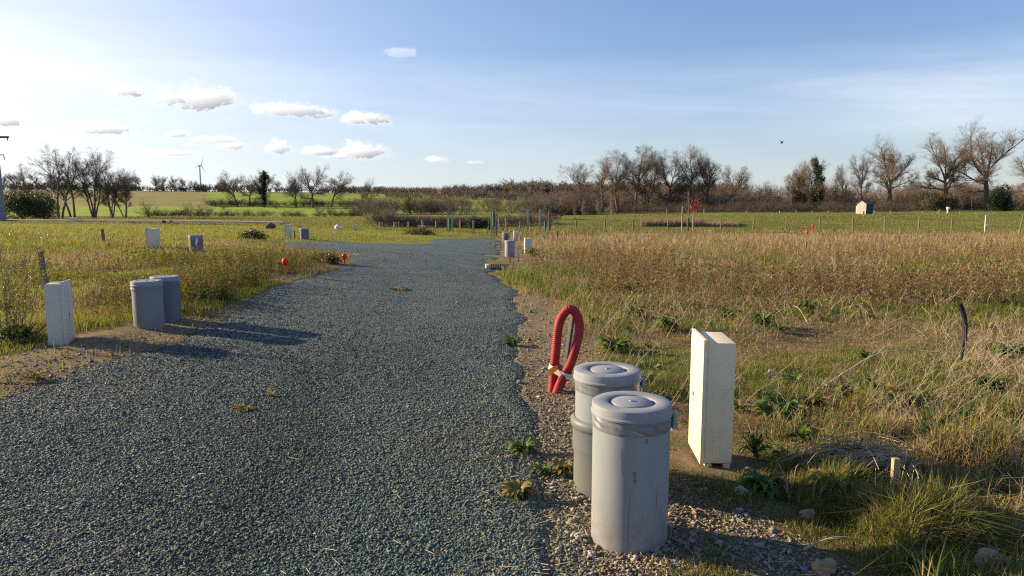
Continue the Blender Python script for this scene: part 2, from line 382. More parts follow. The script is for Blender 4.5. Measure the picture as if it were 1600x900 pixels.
# ------------------------------------------------------------------ ground sheet
def build_ground():
    th = np.concatenate([np.arange(-62, 62.01, .42), np.arange(67, 298, 6.)]); th = np.radians(th)
    d = np.concatenate([[0.02, .5, 1.0], np.exp(np.arange(math.log(1.4), math.log(3500), .0125))])
    T, D = np.meshgrid(th, d, indexing='ij')
    X = (np.sin(T) * D).ravel(); Y = (np.cos(T) * D).ravel()
    rs = road_sd(X, Y)
    front = Y > .3
    Z = np.where(front, hbase(X, Y), 0) + relief(X, Y, sdist(ROAD, X, Y))
    Z = np.where(rs > 0, Z - .03, Z)
    nt, nd = T.shape
    i = np.arange(nt)[:, None]; j = np.arange(nd - 1)[None, :]
    a = (i * nd + j); b = (((i + 1) % nt) * nd + j)
    q = np.stack([a, b, b + 1, a + 1], -1).reshape(-1, 4)
    # winding so that normals point up
    T3 = np.concatenate([q[:, [0, 2, 1]], q[:, [0, 3, 2]]])
    C = ground_colour(X, np.maximum(Y, .5))
    m, ntree, bs, N, L = mat_base('field_ground')
    at_ = N.new('ShaderNodeAttribute'); at_.attribute_name = 'Col'
    g = N.new('ShaderNodeNewGeometry')
    n1 = N.new('ShaderNodeTexNoise'); n1.inputs['Scale'].default_value = 22; n1.inputs['Detail'].default_value = 8; n1.inputs['Roughness'].default_value = .7
    n2 = N.new('ShaderNodeTexNoise'); n2.inputs['Scale'].default_value = 1.6; n2.inputs['Detail'].default_value = 8; n2.inputs['Roughness'].default_value = .65
    n3 = N.new('ShaderNodeTexNoise'); n3.inputs['Scale'].default_value = .12; n3.inputs['Detail'].default_value = 6
    for n in (n1, n2, n3): L.new(g.outputs['Position'], n.inputs['Vector'])
    s = N.new('ShaderNodeMath'); s.operation = 'ADD'; L.new(n1.outputs['Fac'], s.inputs[0]); L.new(n2.outputs['Fac'], s.inputs[1])
    s2 = N.new('ShaderNodeMath'); s2.operation = 'ADD'; L.new(s.outputs[0], s2.inputs[0]); L.new(n3.outputs['Fac'], s2.inputs[1])
    mr = N.new('ShaderNodeMapRange'); mr.inputs['From Min'].default_value = 1.0; mr.inputs['From Max'].default_value = 2.0; mr.inputs['To Min'].default_value = .45; mr.inputs['To Max'].default_value = 1.5
    L.new(s2.outputs[0], mr.inputs['Value'])
    mu = N.new('ShaderNodeVectorMath'); mu.operation = 'SCALE'; L.new(at_.outputs['Color'], mu.inputs[0]); L.new(mr.outputs[0], mu.inputs['Scale'])
    L.new(mu.outputs[0], bs.inputs['Base Color']); bs.inputs['Roughness'].default_value = .95; bs.inputs['Specular IOR Level'].default_value = .08
    bp = N.new('ShaderNodeBump'); bp.inputs['Strength'].default_value = .9; bp.inputs['Distance'].default_value = .05; L.new(s.outputs[0], bp.inputs['Height']); L.new(bp.outputs[0], bs.inputs['Normal'])
    o = tri_mesh('ground', np.stack([X, Y, Z], -1), T3, m, C, smooth=True)
    o['kind'] = 'structure'
build_ground()

# ------------------------------------------------------------------ gravel road
def build_road():
    th = np.radians(np.arange(-60, 25, .3)); d = np.exp(np.arange(math.log(1.5), math.log(60), .009))
    T, D = np.meshgrid(th, d, indexing='ij'); X = (np.sin(T) * D).ravel(); Y = (np.cos(T) * D).ravel()
    rs = road_sd(X, Y)
    Z = hbase(X, Y) + np.clip(rs * .25, -.06, .018) + np.where(rs > .2, (fbm(X, Y, .5, 77) - .5) * .015 + (fbm(X, Y, 2.2, 78) - .5) * .05, 0)
    nt, nd = T.shape
    i = np.arange(nt - 1)[:, None]; j = np.arange(nd - 1)[None, :]
    a = i * nd + j; b = a + nd
    q = np.stack([a, b, b + 1, a + 1], -1).reshape(-1, 4)
    keep = (rs[q] > -.25 - .01 * Y[q]).any(1) & (Y[q] > 1.2).all(1)
    q = q[keep]
    m, ntree, bs, N, L = mat_base('gravel_surface')
    g = N.new('ShaderNodeNewGeometry')
    vo = N.new('ShaderNodeTexVoronoi'); vo.inputs['Scale'].default_value = 42; L.new(g.outputs['Position'], vo.inputs['Vector'])
    r = N.new('ShaderNodeValToRGB'); e = r.color_ramp.elements
    e[0].color = (.045, .062, .058, 1); e[1].color = (.125, .162, .148, 1); e[1].position = 1.0
    sx = N.new('ShaderNodeSeparateColor'); L.new(vo.outputs['Color'], sx.inputs[0]); L.new(sx.outputs[0], r.inputs[0])
    n2 = N.new('ShaderNodeTexNoise'); n2.inputs['Scale'].default_value = .9; n2.inputs['Detail'].default_value = 9; n2.inputs['Roughness'].default_value = .7; L.new(g.outputs['Position'], n2.inputs['Vector'])
    mr = N.new('ShaderNodeMapRange'); mr.inputs['From Min'].default_value = .3; mr.inputs['From Max'].default_value = .7; mr.inputs['To Min'].default_value = .65; mr.inputs['To Max'].default_value = 1.25; L.new(n2.outputs['Fac'], mr.inputs['Value'])
    mu = N.new('ShaderNodeVectorMath'); mu.operation = 'SCALE'; L.new(r.outputs[0], mu.inputs[0]); L.new(mr.outputs[0], mu.inputs['Scale'])
    L.new(mu.outputs[0], bs.inputs['Base Color']); bs.inputs['Roughness'].default_value = .7; bs.inputs['Specular IOR Level'].default_value = .35
    bp = N.new('ShaderNodeBump'); bp.inputs['Strength'].default_value = 1; bp.inputs['Distance'].default_value = .018; bp.invert = True
    L.new(vo.outputs['Distance'], bp.inputs['Height']); L.new(bp.outputs[0], bs.inputs['Normal'])
    o = tri_mesh('gravel_road', np.stack([X, Y, Z], -1), np.concatenate([q[:, [0, 2, 1]], q[:, [0, 3, 2]]]), m, None, smooth=True)
    o['kind'] = 'structure'
build_road()
def hroad(x, y):
    rs = road_sd(x, y)
    return hbase(x, y) + np.clip(rs * .25, -.06, .018) + np.where(rs > .2, (fbm(x, y, .5, 77) - .5) * .015 + (fbm(x, y, 2.2, 78) - .5) * .05, 0)

# stones: crushed angular chips
def stone_tmpl(k):
    r = np.random.default_rng(100 + k)
    V = np.array([[1, 0, 0], [-1, 0, 0], [0, 1, 0], [0, -1, 0], [0, 0, 1], [0, 0, -1]], float)
    V = V * r.uniform(.6, 1.15, (6, 1)) + r.normal(0, .22, (6, 3)); V[:, 2] *= .7
    T = np.array([[0, 2, 4], [2, 1, 4], [1, 3, 4], [3, 0, 4], [2, 0, 5], [1, 2, 5], [3, 1, 5], [0, 3, 5]])
    return V, T
STONES = [stone_tmpl(k) for k in range(14)]
def screen_pts(n, y0, y1, t0, t1, pw=1.0):
    s = rng.uniform((1 / y1) ** pw, (1 / y0) ** pw, n) ** (1 / pw)
    y = 1 / s; x = rng.uniform(t0, t1, n) * y
    return x, y
def chips(name, x, y, z, size, col):
    n = len(x)
    ti = rng.normal(0, .5, (n, 2))
    V, T, C = scatter(STONES, np.stack([x, y, z], -1), rng.uniform(0, 6.28, n), size, col, tilt=ti, sz=rng.uniform(.6, 1.2, n))
    o = tri_mesh(name, V, T, M_stone, C); o['kind'] = 'stuff'; return o
x, y = screen_pts(480000, 2.5, 26, -.95, .25, 1.15)
rs_ = road_sd(x, y); m = rs_ > .02 - .30 * (1 + .03 * y) * rng.random(len(x)) ** 2.2; x, y = x[m], y[m]
n = len(x)
sz = rng.lognormal(0, .3, n) * (.0058 + .00030 * y)
tone = rng.beta(1.7, 3.6, n)
band_ = fbm(x + .12 * y, y * .22, 1.1, 91) * .6 + fbm(x, y, 2.6, 92) * .4
c = (np.array([.056, .077, .071])[None] * (1 - tone[:, None]) + np.array([.150, .194, .176])[None] * tone[:, None])
c = c * (.72 + .62 * sstep(.3, .7, band_))[:, None]
warm = rng.random(n) < .05 + .12 * sstep(.55, .75, band_)
c[warm] = c[warm] * np.array([1.5, 1.15, .85])
rs_ = road_sd(x, y); z = np.where(rs_ > -.04, np.maximum(hroad(x, y), hz(x, y) - .035), hz(x, y)) + sz * rng.uniform(-.1, .7, n)
chips('gravel', x, y, z, sz, c)
# verge stones
x, y = screen_pts(210000, 2.4, 22, -1.1, .7, 1.15)
vs = np.maximum(sdist(VERGE_R, x, y), sdist(VERGE_L, x, y)) + (fbm(x, y, 1.1, 61) - .5) * .5
m = (vs > -.05 - .12 * rng.random(len(x))) & (road_sd(x, y) < .05) & (rng.random(len(x)) < .75)
x, y = x[m], y[m]; n = len(x)
sz = rng.lognormal(0, .45, n) * (.0062 + .0004 * y)
tone = rng.random(n)[:, None]
c = np.array([.135, .10, .062])[None] * (1 - tone) + np.array([.36, .30, .20])[None] * tone
g = rng.random(n) < .2; c[g] = np.array([.2, .21, .22]) * rng.uniform(.6, 1.4, (g.sum(), 1))
chips('verge_gravel', x, y, hz(x, y) + sz * .3, sz, c)

# ------------------------------------------------------------------ grass
def blades(name, x, y, z, h, w, lean, col, bend=.35, mat=None):
    n = len(x)
    a = rng.uniform(0, 2 * pi, n)
    # blades face mostly across the view but at random
    dx, dy = np.cos(a), np.sin(a)
    la = rng.uniform(0, 2 * pi, n); lm = np.abs(rng.normal(0, 1, n)) * lean
    lx, ly = np.cos(la) * lm + .06, np.sin(la) * lm - .02
    P = np.stack([x, y, z], -1)
    V = np.empty((n, 5, 3), np.float32)
    W = np.stack([dx * w / 2, dy * w / 2, np.zeros(n)], -1)
    mid = np.stack([lx * h * .45, ly * h * .45, h * .58], -1)
    tip = np.stack([lx * h * (1 + bend), ly * h * (1 + bend), h * np.clip(1 - lm * .45, .35, 1)], -1)
    V[:, 0] = P - W; V[:, 1] = P + W; V[:, 2] = P + mid - W * .75; V[:, 3] = P + mid + W * .75; V[:, 4] = P + tip
    T = np.array([[0, 1, 3], [0, 3, 2], [2, 3, 4]])[None] + (np.arange(n) * 5)[:, None, None]
    C = np.repeat(col[:, None, :], 5, 1)
    o = tri_mesh(name, V.reshape(-1, 3), T.reshape(-1, 3), mat or M_grass, C.reshape(-1, 3)); o['kind'] = 'stuff'
    return o
def pal(n, cols, wts, var=.28):
    cols = np.array(cols); k = rng.choice(len(cols), n, p=np.array(wts) / sum(wts))
    return cols[k] * rng.uniform(1 - var, 1 + var, (n, 1))
def veg_mask(x, y):
    """1 where plants grow: off the road, thin on the verges"""
    rs = road_sd(x, y)
    v = np.maximum(sdist(VERGE_R, x, y), sdist(VERGE_L, x, y)); v = np.maximum(v, sdist(TRACK_F, x, y))
    p = np.where(rs > -.05, 0, 1.0) * np.where(v > 0, np.where(x < 0, .03, np.where(x > .75, .32, .15)), np.where(v > -.35, .5, 1))
    for (kx, ky, kr) in KEEPOUT: p = p * np.clip(((x - kx) ** 2 + (y - ky) ** 2) / kr ** 2 - .3, .04, 1)
    return rng.random(len(x)) < p
def right_side(x, y): return (x > -1.0) & ~((y > 24) & (x < -.6 + (y - 24) * -.02))

# --- right field
x, y = screen_pts(620000, 2.6, 64, -.06, 1.28, 1.1)
m = veg_mask(x, y) & (road_sd(x, y) < 0) & (x > .1 - .02 * y); x, y = x[m], y[m]
n1 = fbm(x, y, 1.4, 3); n2 = fbm(x, y, 3.5, 9); n4 = fbm(x, y, .45, 23)
bare = (sstep(9, 5.5, y) * sstep(2.8, 1.8, x - .1 * y)) * sstep(.54, .44, n1)
m = rng.random(len(x)) > np.maximum(bare * .88, .55 * sstep(1.9, 2.4, x) * sstep(6, 4.6, y))
x, y, n1, n2, n4 = x[m], y[m], n1[m], n2[m], n4[m]; n = len(x)
long_ = sstep(1.75, 2.25, x + .6 * (n1 - .5)) * sstep(6.2, 4.6, y)
h = .035 + .08 * sstep(.4, .7, n4) * sstep(.35, .6, n1)
h = h + long_ * (.03 + .17 * sstep(.35, .7, n4))
h = h + sstep(6, 13, y) * (.08 + .16 * n1) + sstep(24, 36, y) * .16
n8 = fbm(x, y, 7, 101); flat = sstep(.52, .62, n8) * sstep(30, 22, y) * sstep(6, 9, y)
h = h * rng.uniform(.5, 1.35, n) * (1 - .5 * flat)
vg = np.maximum(sdist(VERGE_R, x, y), -9); h = np.where(vg > -.1, h * .55, h)
w = (np.maximum(.0032, .0007 * y) + .0042 * long_) * rng.uniform(.6, 1.4, n)
gmix = np.clip(.04 + .3 * flat + sstep(.45, .56, n1 + .25 * (n4 - .5)) * (1 - .75 * sstep(20, 36, y)) + .12 * long_ * (n4 > .45), 0, .88) * (1 - .30 * long_) * (1 - .35 * (1 - long_) * sstep(5.5, 4.0, y))
cg = pal(n, [GREEN, YGREEN * .85, DGREEN, GREEN * 1.15], [2.4, 3, 1.4, 1.6]); cd = pal(n, [STRAW, BROWN * 1.15, STRAW * .75, RED, STRAW * 1.15], [4, 3, 3, .8, 1.5])
c = np.where((rng.random(n) < gmix)[:, None], cg, cd)
farstraw = sstep(26, 40, y) * .75
c = np.where((rng.random(n) < farstraw)[:, None], pal(n, [STRAW, STRAW * .85, BROWN * 1.3], [4, 3, 1.5]), c)
blades('dry_grass', x, y, hz(x, y) - .01, h, w, .5, c)

# --- left field and the island between the two arms of the road
x, y = screen_pts(460000, 5, 62, -1.2, .0, 1.0)
m = veg_mask(x, y) & (x < -.4) & (road_sd(x, y) < 0); x, y = x[m], y[m]; n = len(x)
n1 = fbm(x, y, 1.6, 3); n4 = fbm(x, y, .5, 29)
h = (.05 + .12 * n4) * (1 - .2 * sstep(26, 40, y)) * rng.uniform(.5, 1.4, n)
w = np.maximum(.004, .00062 * y) * rng.uniform(.6, 1.4, n)
bm_ = sstep(.52, .66, n1) * sstep(34, 22, y) * .7 + .12
h = h * (1 - .5 * sstep(14, 17, y) * sstep(-3.5, -.5, sdist(ROAD, x, y)))
c = np.where((rng.random(n) < bm_)[:, None], pal(n, [STRAW, BROWN, STRAW * .7], [3, 3, 2]), pal(n, [YGREEN, YGREEN * 1.1, GREEN * 1.2, np.array([.26, .22, .06])], [4, 3, 2, 2], .2))
blades('meadow_grass', x, y, hz(x, y) - .01, h, w, .42, c)
# --- mown pasture behind the wire fence and beyond the road end
x, y = screen_pts(230000, 52, 112, -.95, 1.2, .6)
m = (road_sd(x, y) < -.2) & ~((x > .12 * y) & (y < 61)); x, y = x[m], y[m]; n = len(x)
n2 = fbm(x, y, 4, 9)
h = (.07 + .10 * n2) * rng.uniform(.5, 1.4, n); w = .0007 * y * rng.uniform(.6, 1.3, n)
c = pal(n, [np.array([.215, .205, .055]), np.array([.175, .175, .045]), np.array([.23, .21, .075])], [3, 3, 1.4], .15)
blades('pasture_grass', x, y, hz(x, y) - .01, h, w, .5, c)

# ------------------------------------------------------------------ weeds
def strip(p0, p1, w, V, T, C, c):
    p0 = np.array(p0); p1 = np.array(p1); o = len(V)
    d = p1 - p0; s = np.cross(d, [.3, .7, .2]); s = s / (np.linalg.norm(s) + 1e-9) * w / 2; s2 = np.cross(d, s); s2 = s2 / (np.linalg.norm(s2) + 1e-9) * w / 2
    V += [p0 + s, p0 - s, p1 + s * .6, p1 - s * .6, p0 + s2, p0 - s2, p1 + s2 * .6, p1 - s2 * .6]
    T += [[o, o + 1, o + 3], [o, o + 3, o + 2], [o + 4, o + 5, o + 7], [o + 4, o + 7, o + 6]]; C += [c] * 8
def weed_tmpl(k, leafy=False):
    r = np.random.default_rng(300 + k); V, T, C = [], [], []
    p = np.zeros(3); d = np.array([r.normal(0, .12), r.normal(0, .12), 1.]); pts = [p]
    for i in range(5):
        d = d + r.normal(0, .10, 3); d /= np.linalg.norm(d); p = p + d * .2; pts.append(p)
    for i in range(5): strip(pts[i], pts[i + 1], .011 * (1 - .12 * i), V, T, C, [1, 1, 1])
    for i in range(1, 6):
        for q in range(r.integers(2, 4)):
            a = r.uniform(0, 6.28); L = r.uniform(.08, .28) * (1.2 - .14 * i)
            e = pts[i] + np.array([cos(a) * L * .7, sin(a) * L * .7, L * r.uniform(.3, .9)])
            strip(pts[i], e, .007, V, T, C, [.95, .95, .95])
            for s in range(4):
                f = r.uniform(.4, 1.05); b = pts[i] + (e - pts[i]) * f; o = len(V); sz = r.uniform(.012, .03)
                A = r.normal(0, sz, (3, 3)); V += [b + A[0], b + A[1], b + A[2]]; T += [[o, o + 1, o + 2]]
                cc = [1.25, 1.1, .85] if r.random() < .5 else [.8, .7, .65]; C += [cc] * 3
    return np.array(V), np.array(T), np.array(C)
WEEDS = [weed_tmpl(k) for k in range(10)]
def weed_field(name, x, y, h, cols, wts, lean=.18):
    n = len(x)
    V, T, C = scatter(WEEDS, np.stack([x, y, hz(x, y) - .01], -1), rng.uniform(0, 6.28, n), h, pal(n, cols, wts), tilt=rng.normal(0, lean, (n, 2)))
    o = tri_mesh(name, V, T, M_grass, C); o['kind'] = 'stuff'
x, y = screen_pts(27000, 5.2, 58, -.02, 1.28, .9)
n1 = fbm(x, y, 3.0, 55); 
dens = (.22 + .75 * sstep(9, 15, y)) * sstep(.36, .60, n1 + .06) * (1 - .75 * sstep(.52, .62, fbm(x, y, 7, 101)) * sstep(30, 22, y))
m = veg_mask(x, y) & (road_sd(x, y) < -.3) & (x > .6 - .01 * y) & (rng.random(len(x)) < dens); x, y = x[m], y[m]
h = rng.uniform(.25, .62, len(x)) * (.75 + .5 * fbm(x, y, 4, 71)) * (.45 + .55 * sstep(7, 13, y))
weed_field('dead_weeds', x, y, h, [BROWN * 1.1, np.array([.265, .185, .108]), STRAW * .85, np.array([.15, .11, .068]), np.array([.16, .165, .05])], [3, 3, 2.2, 1.8, 1.1])
x, y = screen_pts(24000, 7.5, 34, -.80, -.12, .9)
n1 = fbm(x, y, 2.6, 55)
edge = sstep(-2.6, -.5, sdist(ROAD, x, y))
m = veg_mask(x, y) & (road_sd(x, y) < -.25) & (rng.random(len(x)) < np.clip(sstep(.46, .66, n1) * sstep(10, 15, y) * .8 + edge * 1.0 * sstep(8.5, 11, y), 0, 1)); x, y = x[m], y[m]
h = rng.uniform(.16, .42, len(x)) * (1 - .5 * sstep(15, 19, y))
weed_field('verge_weeds', x, y, h, [BROWN * .9, np.array([.28, .22, .06]), GREEN * .9, DGREEN, np.array([.12, .09, .06])], [3, 2, 2.4, 2.2, 2])

# ------------------------------------------------------------------ bare trees
def _perp(D, r):
    A = r.normal(0, 1, D.shape); A -= (A * D).sum(1, keepdims=True) * D
    return A / (np.linalg.norm(A, axis=1, keepdims=True) + 1e-9)
def _norm(A): return A / (np.linalg.norm(A, axis=1, keepdims=True) + 1e-9)
def grow(P, D, L, R, n, wob, trop, taper, r):
    nodes = [P]; rad = [R]; dirs = [D]
    for i in range(n):
        D = _norm(D + r.normal(0, wob, D.shape) + np.array([0, 0, trop])); P = P + D * (L / n)[:, None]
        nodes.append(P); dirs.append(D); rad.append(R * (1 - (1 - taper) * (i + 1) / n))
    return np.array(nodes), np.array(dirs), np.array(rad)
def spawn(nd, dr, rd, L, k, t0, ang, ratio, rr, r, shape=.5):
    n, N = nd.shape[0] - 1, nd.shape[1]
    idx = np.repeat(np.arange(N), k); t = np.tile((np.arange(k) + .5) / k, N) + r.uniform(-.4, .4, N * k) / k
    t = t0 + (1 - t0) * np.clip(t, 0, .999)
    f = t * n; i = np.minimum(f.astype(int), n - 1); f = f - i
    P = nd[i, idx] * (1 - f[:, None]) + nd[i + 1, idx] * f[:, None]
    D = dr[i + 1, idx]; a = r.normal(ang, ang * .25, len(idx))[:, None]
    D = _norm(D * np.cos(a) + _perp(D, r) * np.sin(a))
    Lc = L[idx] * ratio * (1 - shape * (t - t0) / (1 - t0 + 1e-6)) * r.uniform(.65, 1.25, len(idx))
    Rc = (rd[i, idx] * (1 - f) + rd[i + 1, idx] * f) * rr
    return P, D, Lc, Rc
def segs_of(nd, rd):
    return (nd[:-1].reshape(-1, 3), nd[1:].reshape(-1, 3), rd[:-1].reshape(-1), rd[1:].reshape(-1))
def prisms(S, k):
    p0, p1, r0, r1 = S; n = len(p0); d = _norm(p1 - p0)
    ref = np.where(np.abs(d[:, 2:3]) < .9, np.array([[0, 0, 1.]]), np.array([[1., 0, 0]]))
    a = _norm(np.cross(d, ref)); b = np.cross(d, a)
    V = np.empty((n, 2 * k, 3))
    for q in range(k):
        w = 2 * pi * q / k; o = a * cos(w) + b * sin(w)
        V[:, q] = p0 - d * (r0 * .3)[:, None] + o * r0[:, None]; V[:, k + q] = p1 + o * r1[:, None]
    t = []
    for q in range(k):
        e = (q + 1) % k; t += [[q, e, k + e], [q, k + e, k + q]]
    T = np.array(t)[None] + (np.arange(n) * 2 * k)[:, None, None]
    return V.reshape(-1, 3), T.reshape(-1, 3)
def join_vt(parts):
    V, T, o = [], [], 0
    for v, t in parts: V.append(v); T.append(t + o); o += len(v)
    return np.concatenate(V), np.concatenate(T)
def cat_segs(*S): return tuple(np.concatenate([s[i] for s in S]) for i in range(4))
def tree_geo(seed, H, style):
    """returns (trunk V,T), (crown V,T), twig end points"""
    r = np.random.default_rng(seed)
    one = lambda *a: np.array([a], float)
    st = dict(
      oak=dict(tl=.34, stems=1, lean=.05, k1=5, t1=.55, a1=.98, q1=1.15, trop1=.03, nl=5, sp=.62, lq=1.35, k2=9, a2=.62, k3=7, k4=5, k5=3, tr=.028),
      tall=dict(tl=.46, stems=1, lean=.06, k1=7, t1=.40, a1=.80, q1=.85, trop1=.045, nl=5, sp=.52, lq=1.0, k2=8, a2=.58, k3=7, k4=5, k5=3, tr=.021),
      multi=dict(tl=.56, stems=4, lean=.20, k1=6, t1=.4, a1=.6, q1=.5, trop1=.06, nl=4, sp=.48, lq=.75, k2=9, a2=.6, k3=7, k4=7, k5=0, tr=.013),
      sparse=dict(tl=.62, stems=2, lean=.16, k1=8, t1=.4, a1=.72, q1=.46, trop1=.03, nl=3, sp=.38, lq=.62, k2=8, a2=.65, k3=7, k4=6, k5=0, tr=.014),
      shrub=dict(tl=.5, stems=9, lean=.5, k1=6, t1=.15, a1=.6, q1=.75, trop1=.04, nl=3, sp=.35, lq=.62, k2=6, a2=.7, k3=5, k4=0, k5=0, tr=.009))[style]
    ns = st['stems']
    P = np.zeros((ns, 3)); 
    if ns > 1: P[:, :2] = r.normal(0, .02 * H, (ns, 2))
    D = _norm(np.concatenate([r.normal(0, st['lean'], (ns, 2)), np.ones((ns, 1))], 1))
    L = np.full(ns, H * st['tl']) * (r.uniform(.75, 1.05, ns) if ns > 1 else 1); R = np.full(ns, H * st['tr'])
    nd, dr, rd = grow(P, D, L, R, 7, .06, .03, .45, r)
    S = [segs_of(nd, rd)]
    # leaders continue from the trunk top
    P1, D1, L1, R1 = spawn(nd, dr, rd, L, st['k1'], st['t1'], st['a1'], st['q1'], .55, r, .45)
    tip = nd[-1]; nl = st['nl']
    Pt = np.repeat(tip, nl, 0); Dt = _norm(np.repeat(dr[-1], nl, 0) + r.normal(0, st['sp'], (len(Pt), 3)) * np.array([1, 1, .3])); Lt = np.repeat(L, nl) * st['lq'] * r.uniform(.7, 1.05, len(Pt)); Rt = np.repeat(rd[-1], nl) * .72
    P1 = np.concatenate([P1, Pt]); D1 = np.concatenate([D1, Dt]); L1 = np.concatenate([L1, Lt]); R1 = np.concatenate([R1, Rt])
    n1 = grow(P1, D1, L1, R1, 6, .10, st['trop1'], .3, r); S.append(segs_of(n1[0], n1[2]))
    P2 = spawn(*n1, L1, st['k2'], .2, st['a2'], .5, .55, r); n2 = grow(*P2, 4, .11, .05, .35, r); limb = cat_segs(*S, segs_of(n2[0], n2[2]))
    P3 = spawn(*n2, P2[2], st['k3'], .12, .6, .58, .6, r, .4); n3 = grow(*P3, 3, .11, .04, .4, r); tw = [segs_of(n3[0], n3[2])]
    ends = n3[0][-1]
    if st['k4']:
        P4 = spawn(*n3, P3[2], st['k4'], .12, .6, .85, .7, r, .3); n4 = grow(*P4, 2, .15, .05, .5, r); tw.append(segs_of(n4[0], n4[2])); ends = n4[0][-1]
        if st['k5']:
            P5 = spawn(*n4, P4[2], st['k5'], .1, .6, .9, .8, r, .3); n5 = grow(*P5, 1, .1, .05, .5, r); tw.append(segs_of(n5[0], n5[2])); ends = n5[0][-1]
    tw = cat_segs(*tw); mr = H * .00034
    tw = (tw[0], tw[1], np.maximum(tw[2], mr), np.maximum(tw[3], mr * .8))
    # fit to height
    zmax = np.percentile(np.concatenate([tw[1][:, 2], limb[1][:, 2]]), 99.7); s = H / zmax
    limb = tuple(a * s for a in limb); tw = tuple(a * s for a in tw)
    big = limb[2] > .05
    pts = []
    if big.any(): pts.append(prisms(tuple(a[big] for a in limb), 7))
    if (~big).any(): pts.append(prisms(tuple(a[~big] for a in limb), 4))
    return join_vt(pts), prisms(tw, 3), ends * s
def leaf_cards(pts, size, r, n_per=1, spread=.3):
    P = np.repeat(pts, n_per, 0) + r.normal(0, spread, (len(pts) * n_per, 3)); n = len(P)
    A = r.normal(0, 1, (n, 3)); A = _norm(A) * (size * r.uniform(.5, 1.3, n))[:, None]; B = _perp(_norm(A), r) * (size * r.uniform(.3, .7, n))[:, None]
    V = np.stack([P - A, P - B, P + A, P + B], 1); T = np.array([[0, 1, 2], [0, 2, 3]])[None] + (np.arange(n) * 4)[:, None, None]
    return V.reshape(-1, 3), T.reshape(-1, 3)
TREES = {}
def tree_proto(key, seed, H, style, bark, twig):
    TREES[key] = (tree_geo(seed, H, style), bark, twig, H)
def make_tree(key, name):
    (tr, cr, ends), bark, twig, H = TREES[key]
    root = link(bpy.data.objects.new(name, None))
    tri_mesh('trunk', tr[0], tr[1], bark, None, True, root)
    tri_mesh('crown', cr[0], cr[1], twig, None, False, root)
    return root
_made = {}
def put_tree(key, name, label, cat, u, vt, d, rz=0, wide=1.0, group=None, vb=None):
    p = at_d(u, d)
    H = TREES[key][3]; top = ztop(u, vt, d); s = (top - p.z + .1) / H
    if (key, name) not in _made: _made[(key, name)] = o = make_tree(key, name)
    else: o = copy_tree(_made[(key, name)])
    o.location = (p.x, p.y, p.z - .1); o.rotation_euler = (0, 0, rz); wide *= 1.0 if 'shrub' in key else 1.22
    o.scale = (s * wide, s * wide, s)
    tag(o, label, cat, group); return o
tree_proto('oakA', 11, 15, 'oak', M_bark, M_twig); tree_proto('oakB', 23, 15, 'oak', M_bark, M_twig); tree_proto('oakC', 35, 15, 'oak', M_bark, M_twigrust)
tree_proto('tallA', 41, 14, 'tall', M_bark, M_twig); tree_proto('tallB', 57, 14, 'tall', M_bark, M_twigrust); tree_proto('tallC', 63, 14, 'tall', M_bark, M_twigdark)
tree_proto('multiA', 71, 10, 'multi', M_bark, M_twigdark); tree_proto('multiB', 83, 10, 'multi', M_bark, M_twig)
tree_proto('sparseA', 91, 10, 'sparse', M_bark, M_twigdark)
tree_proto('shrubA', 101, 4, 'shrub', M_twig, M_twigrust); tree_proto('shrubB', 113, 4, 'shrub', M_twigdark, M_twig); tree_proto('shrubC', 127, 4, 'shrub', M_twigdark, M_twigdark)

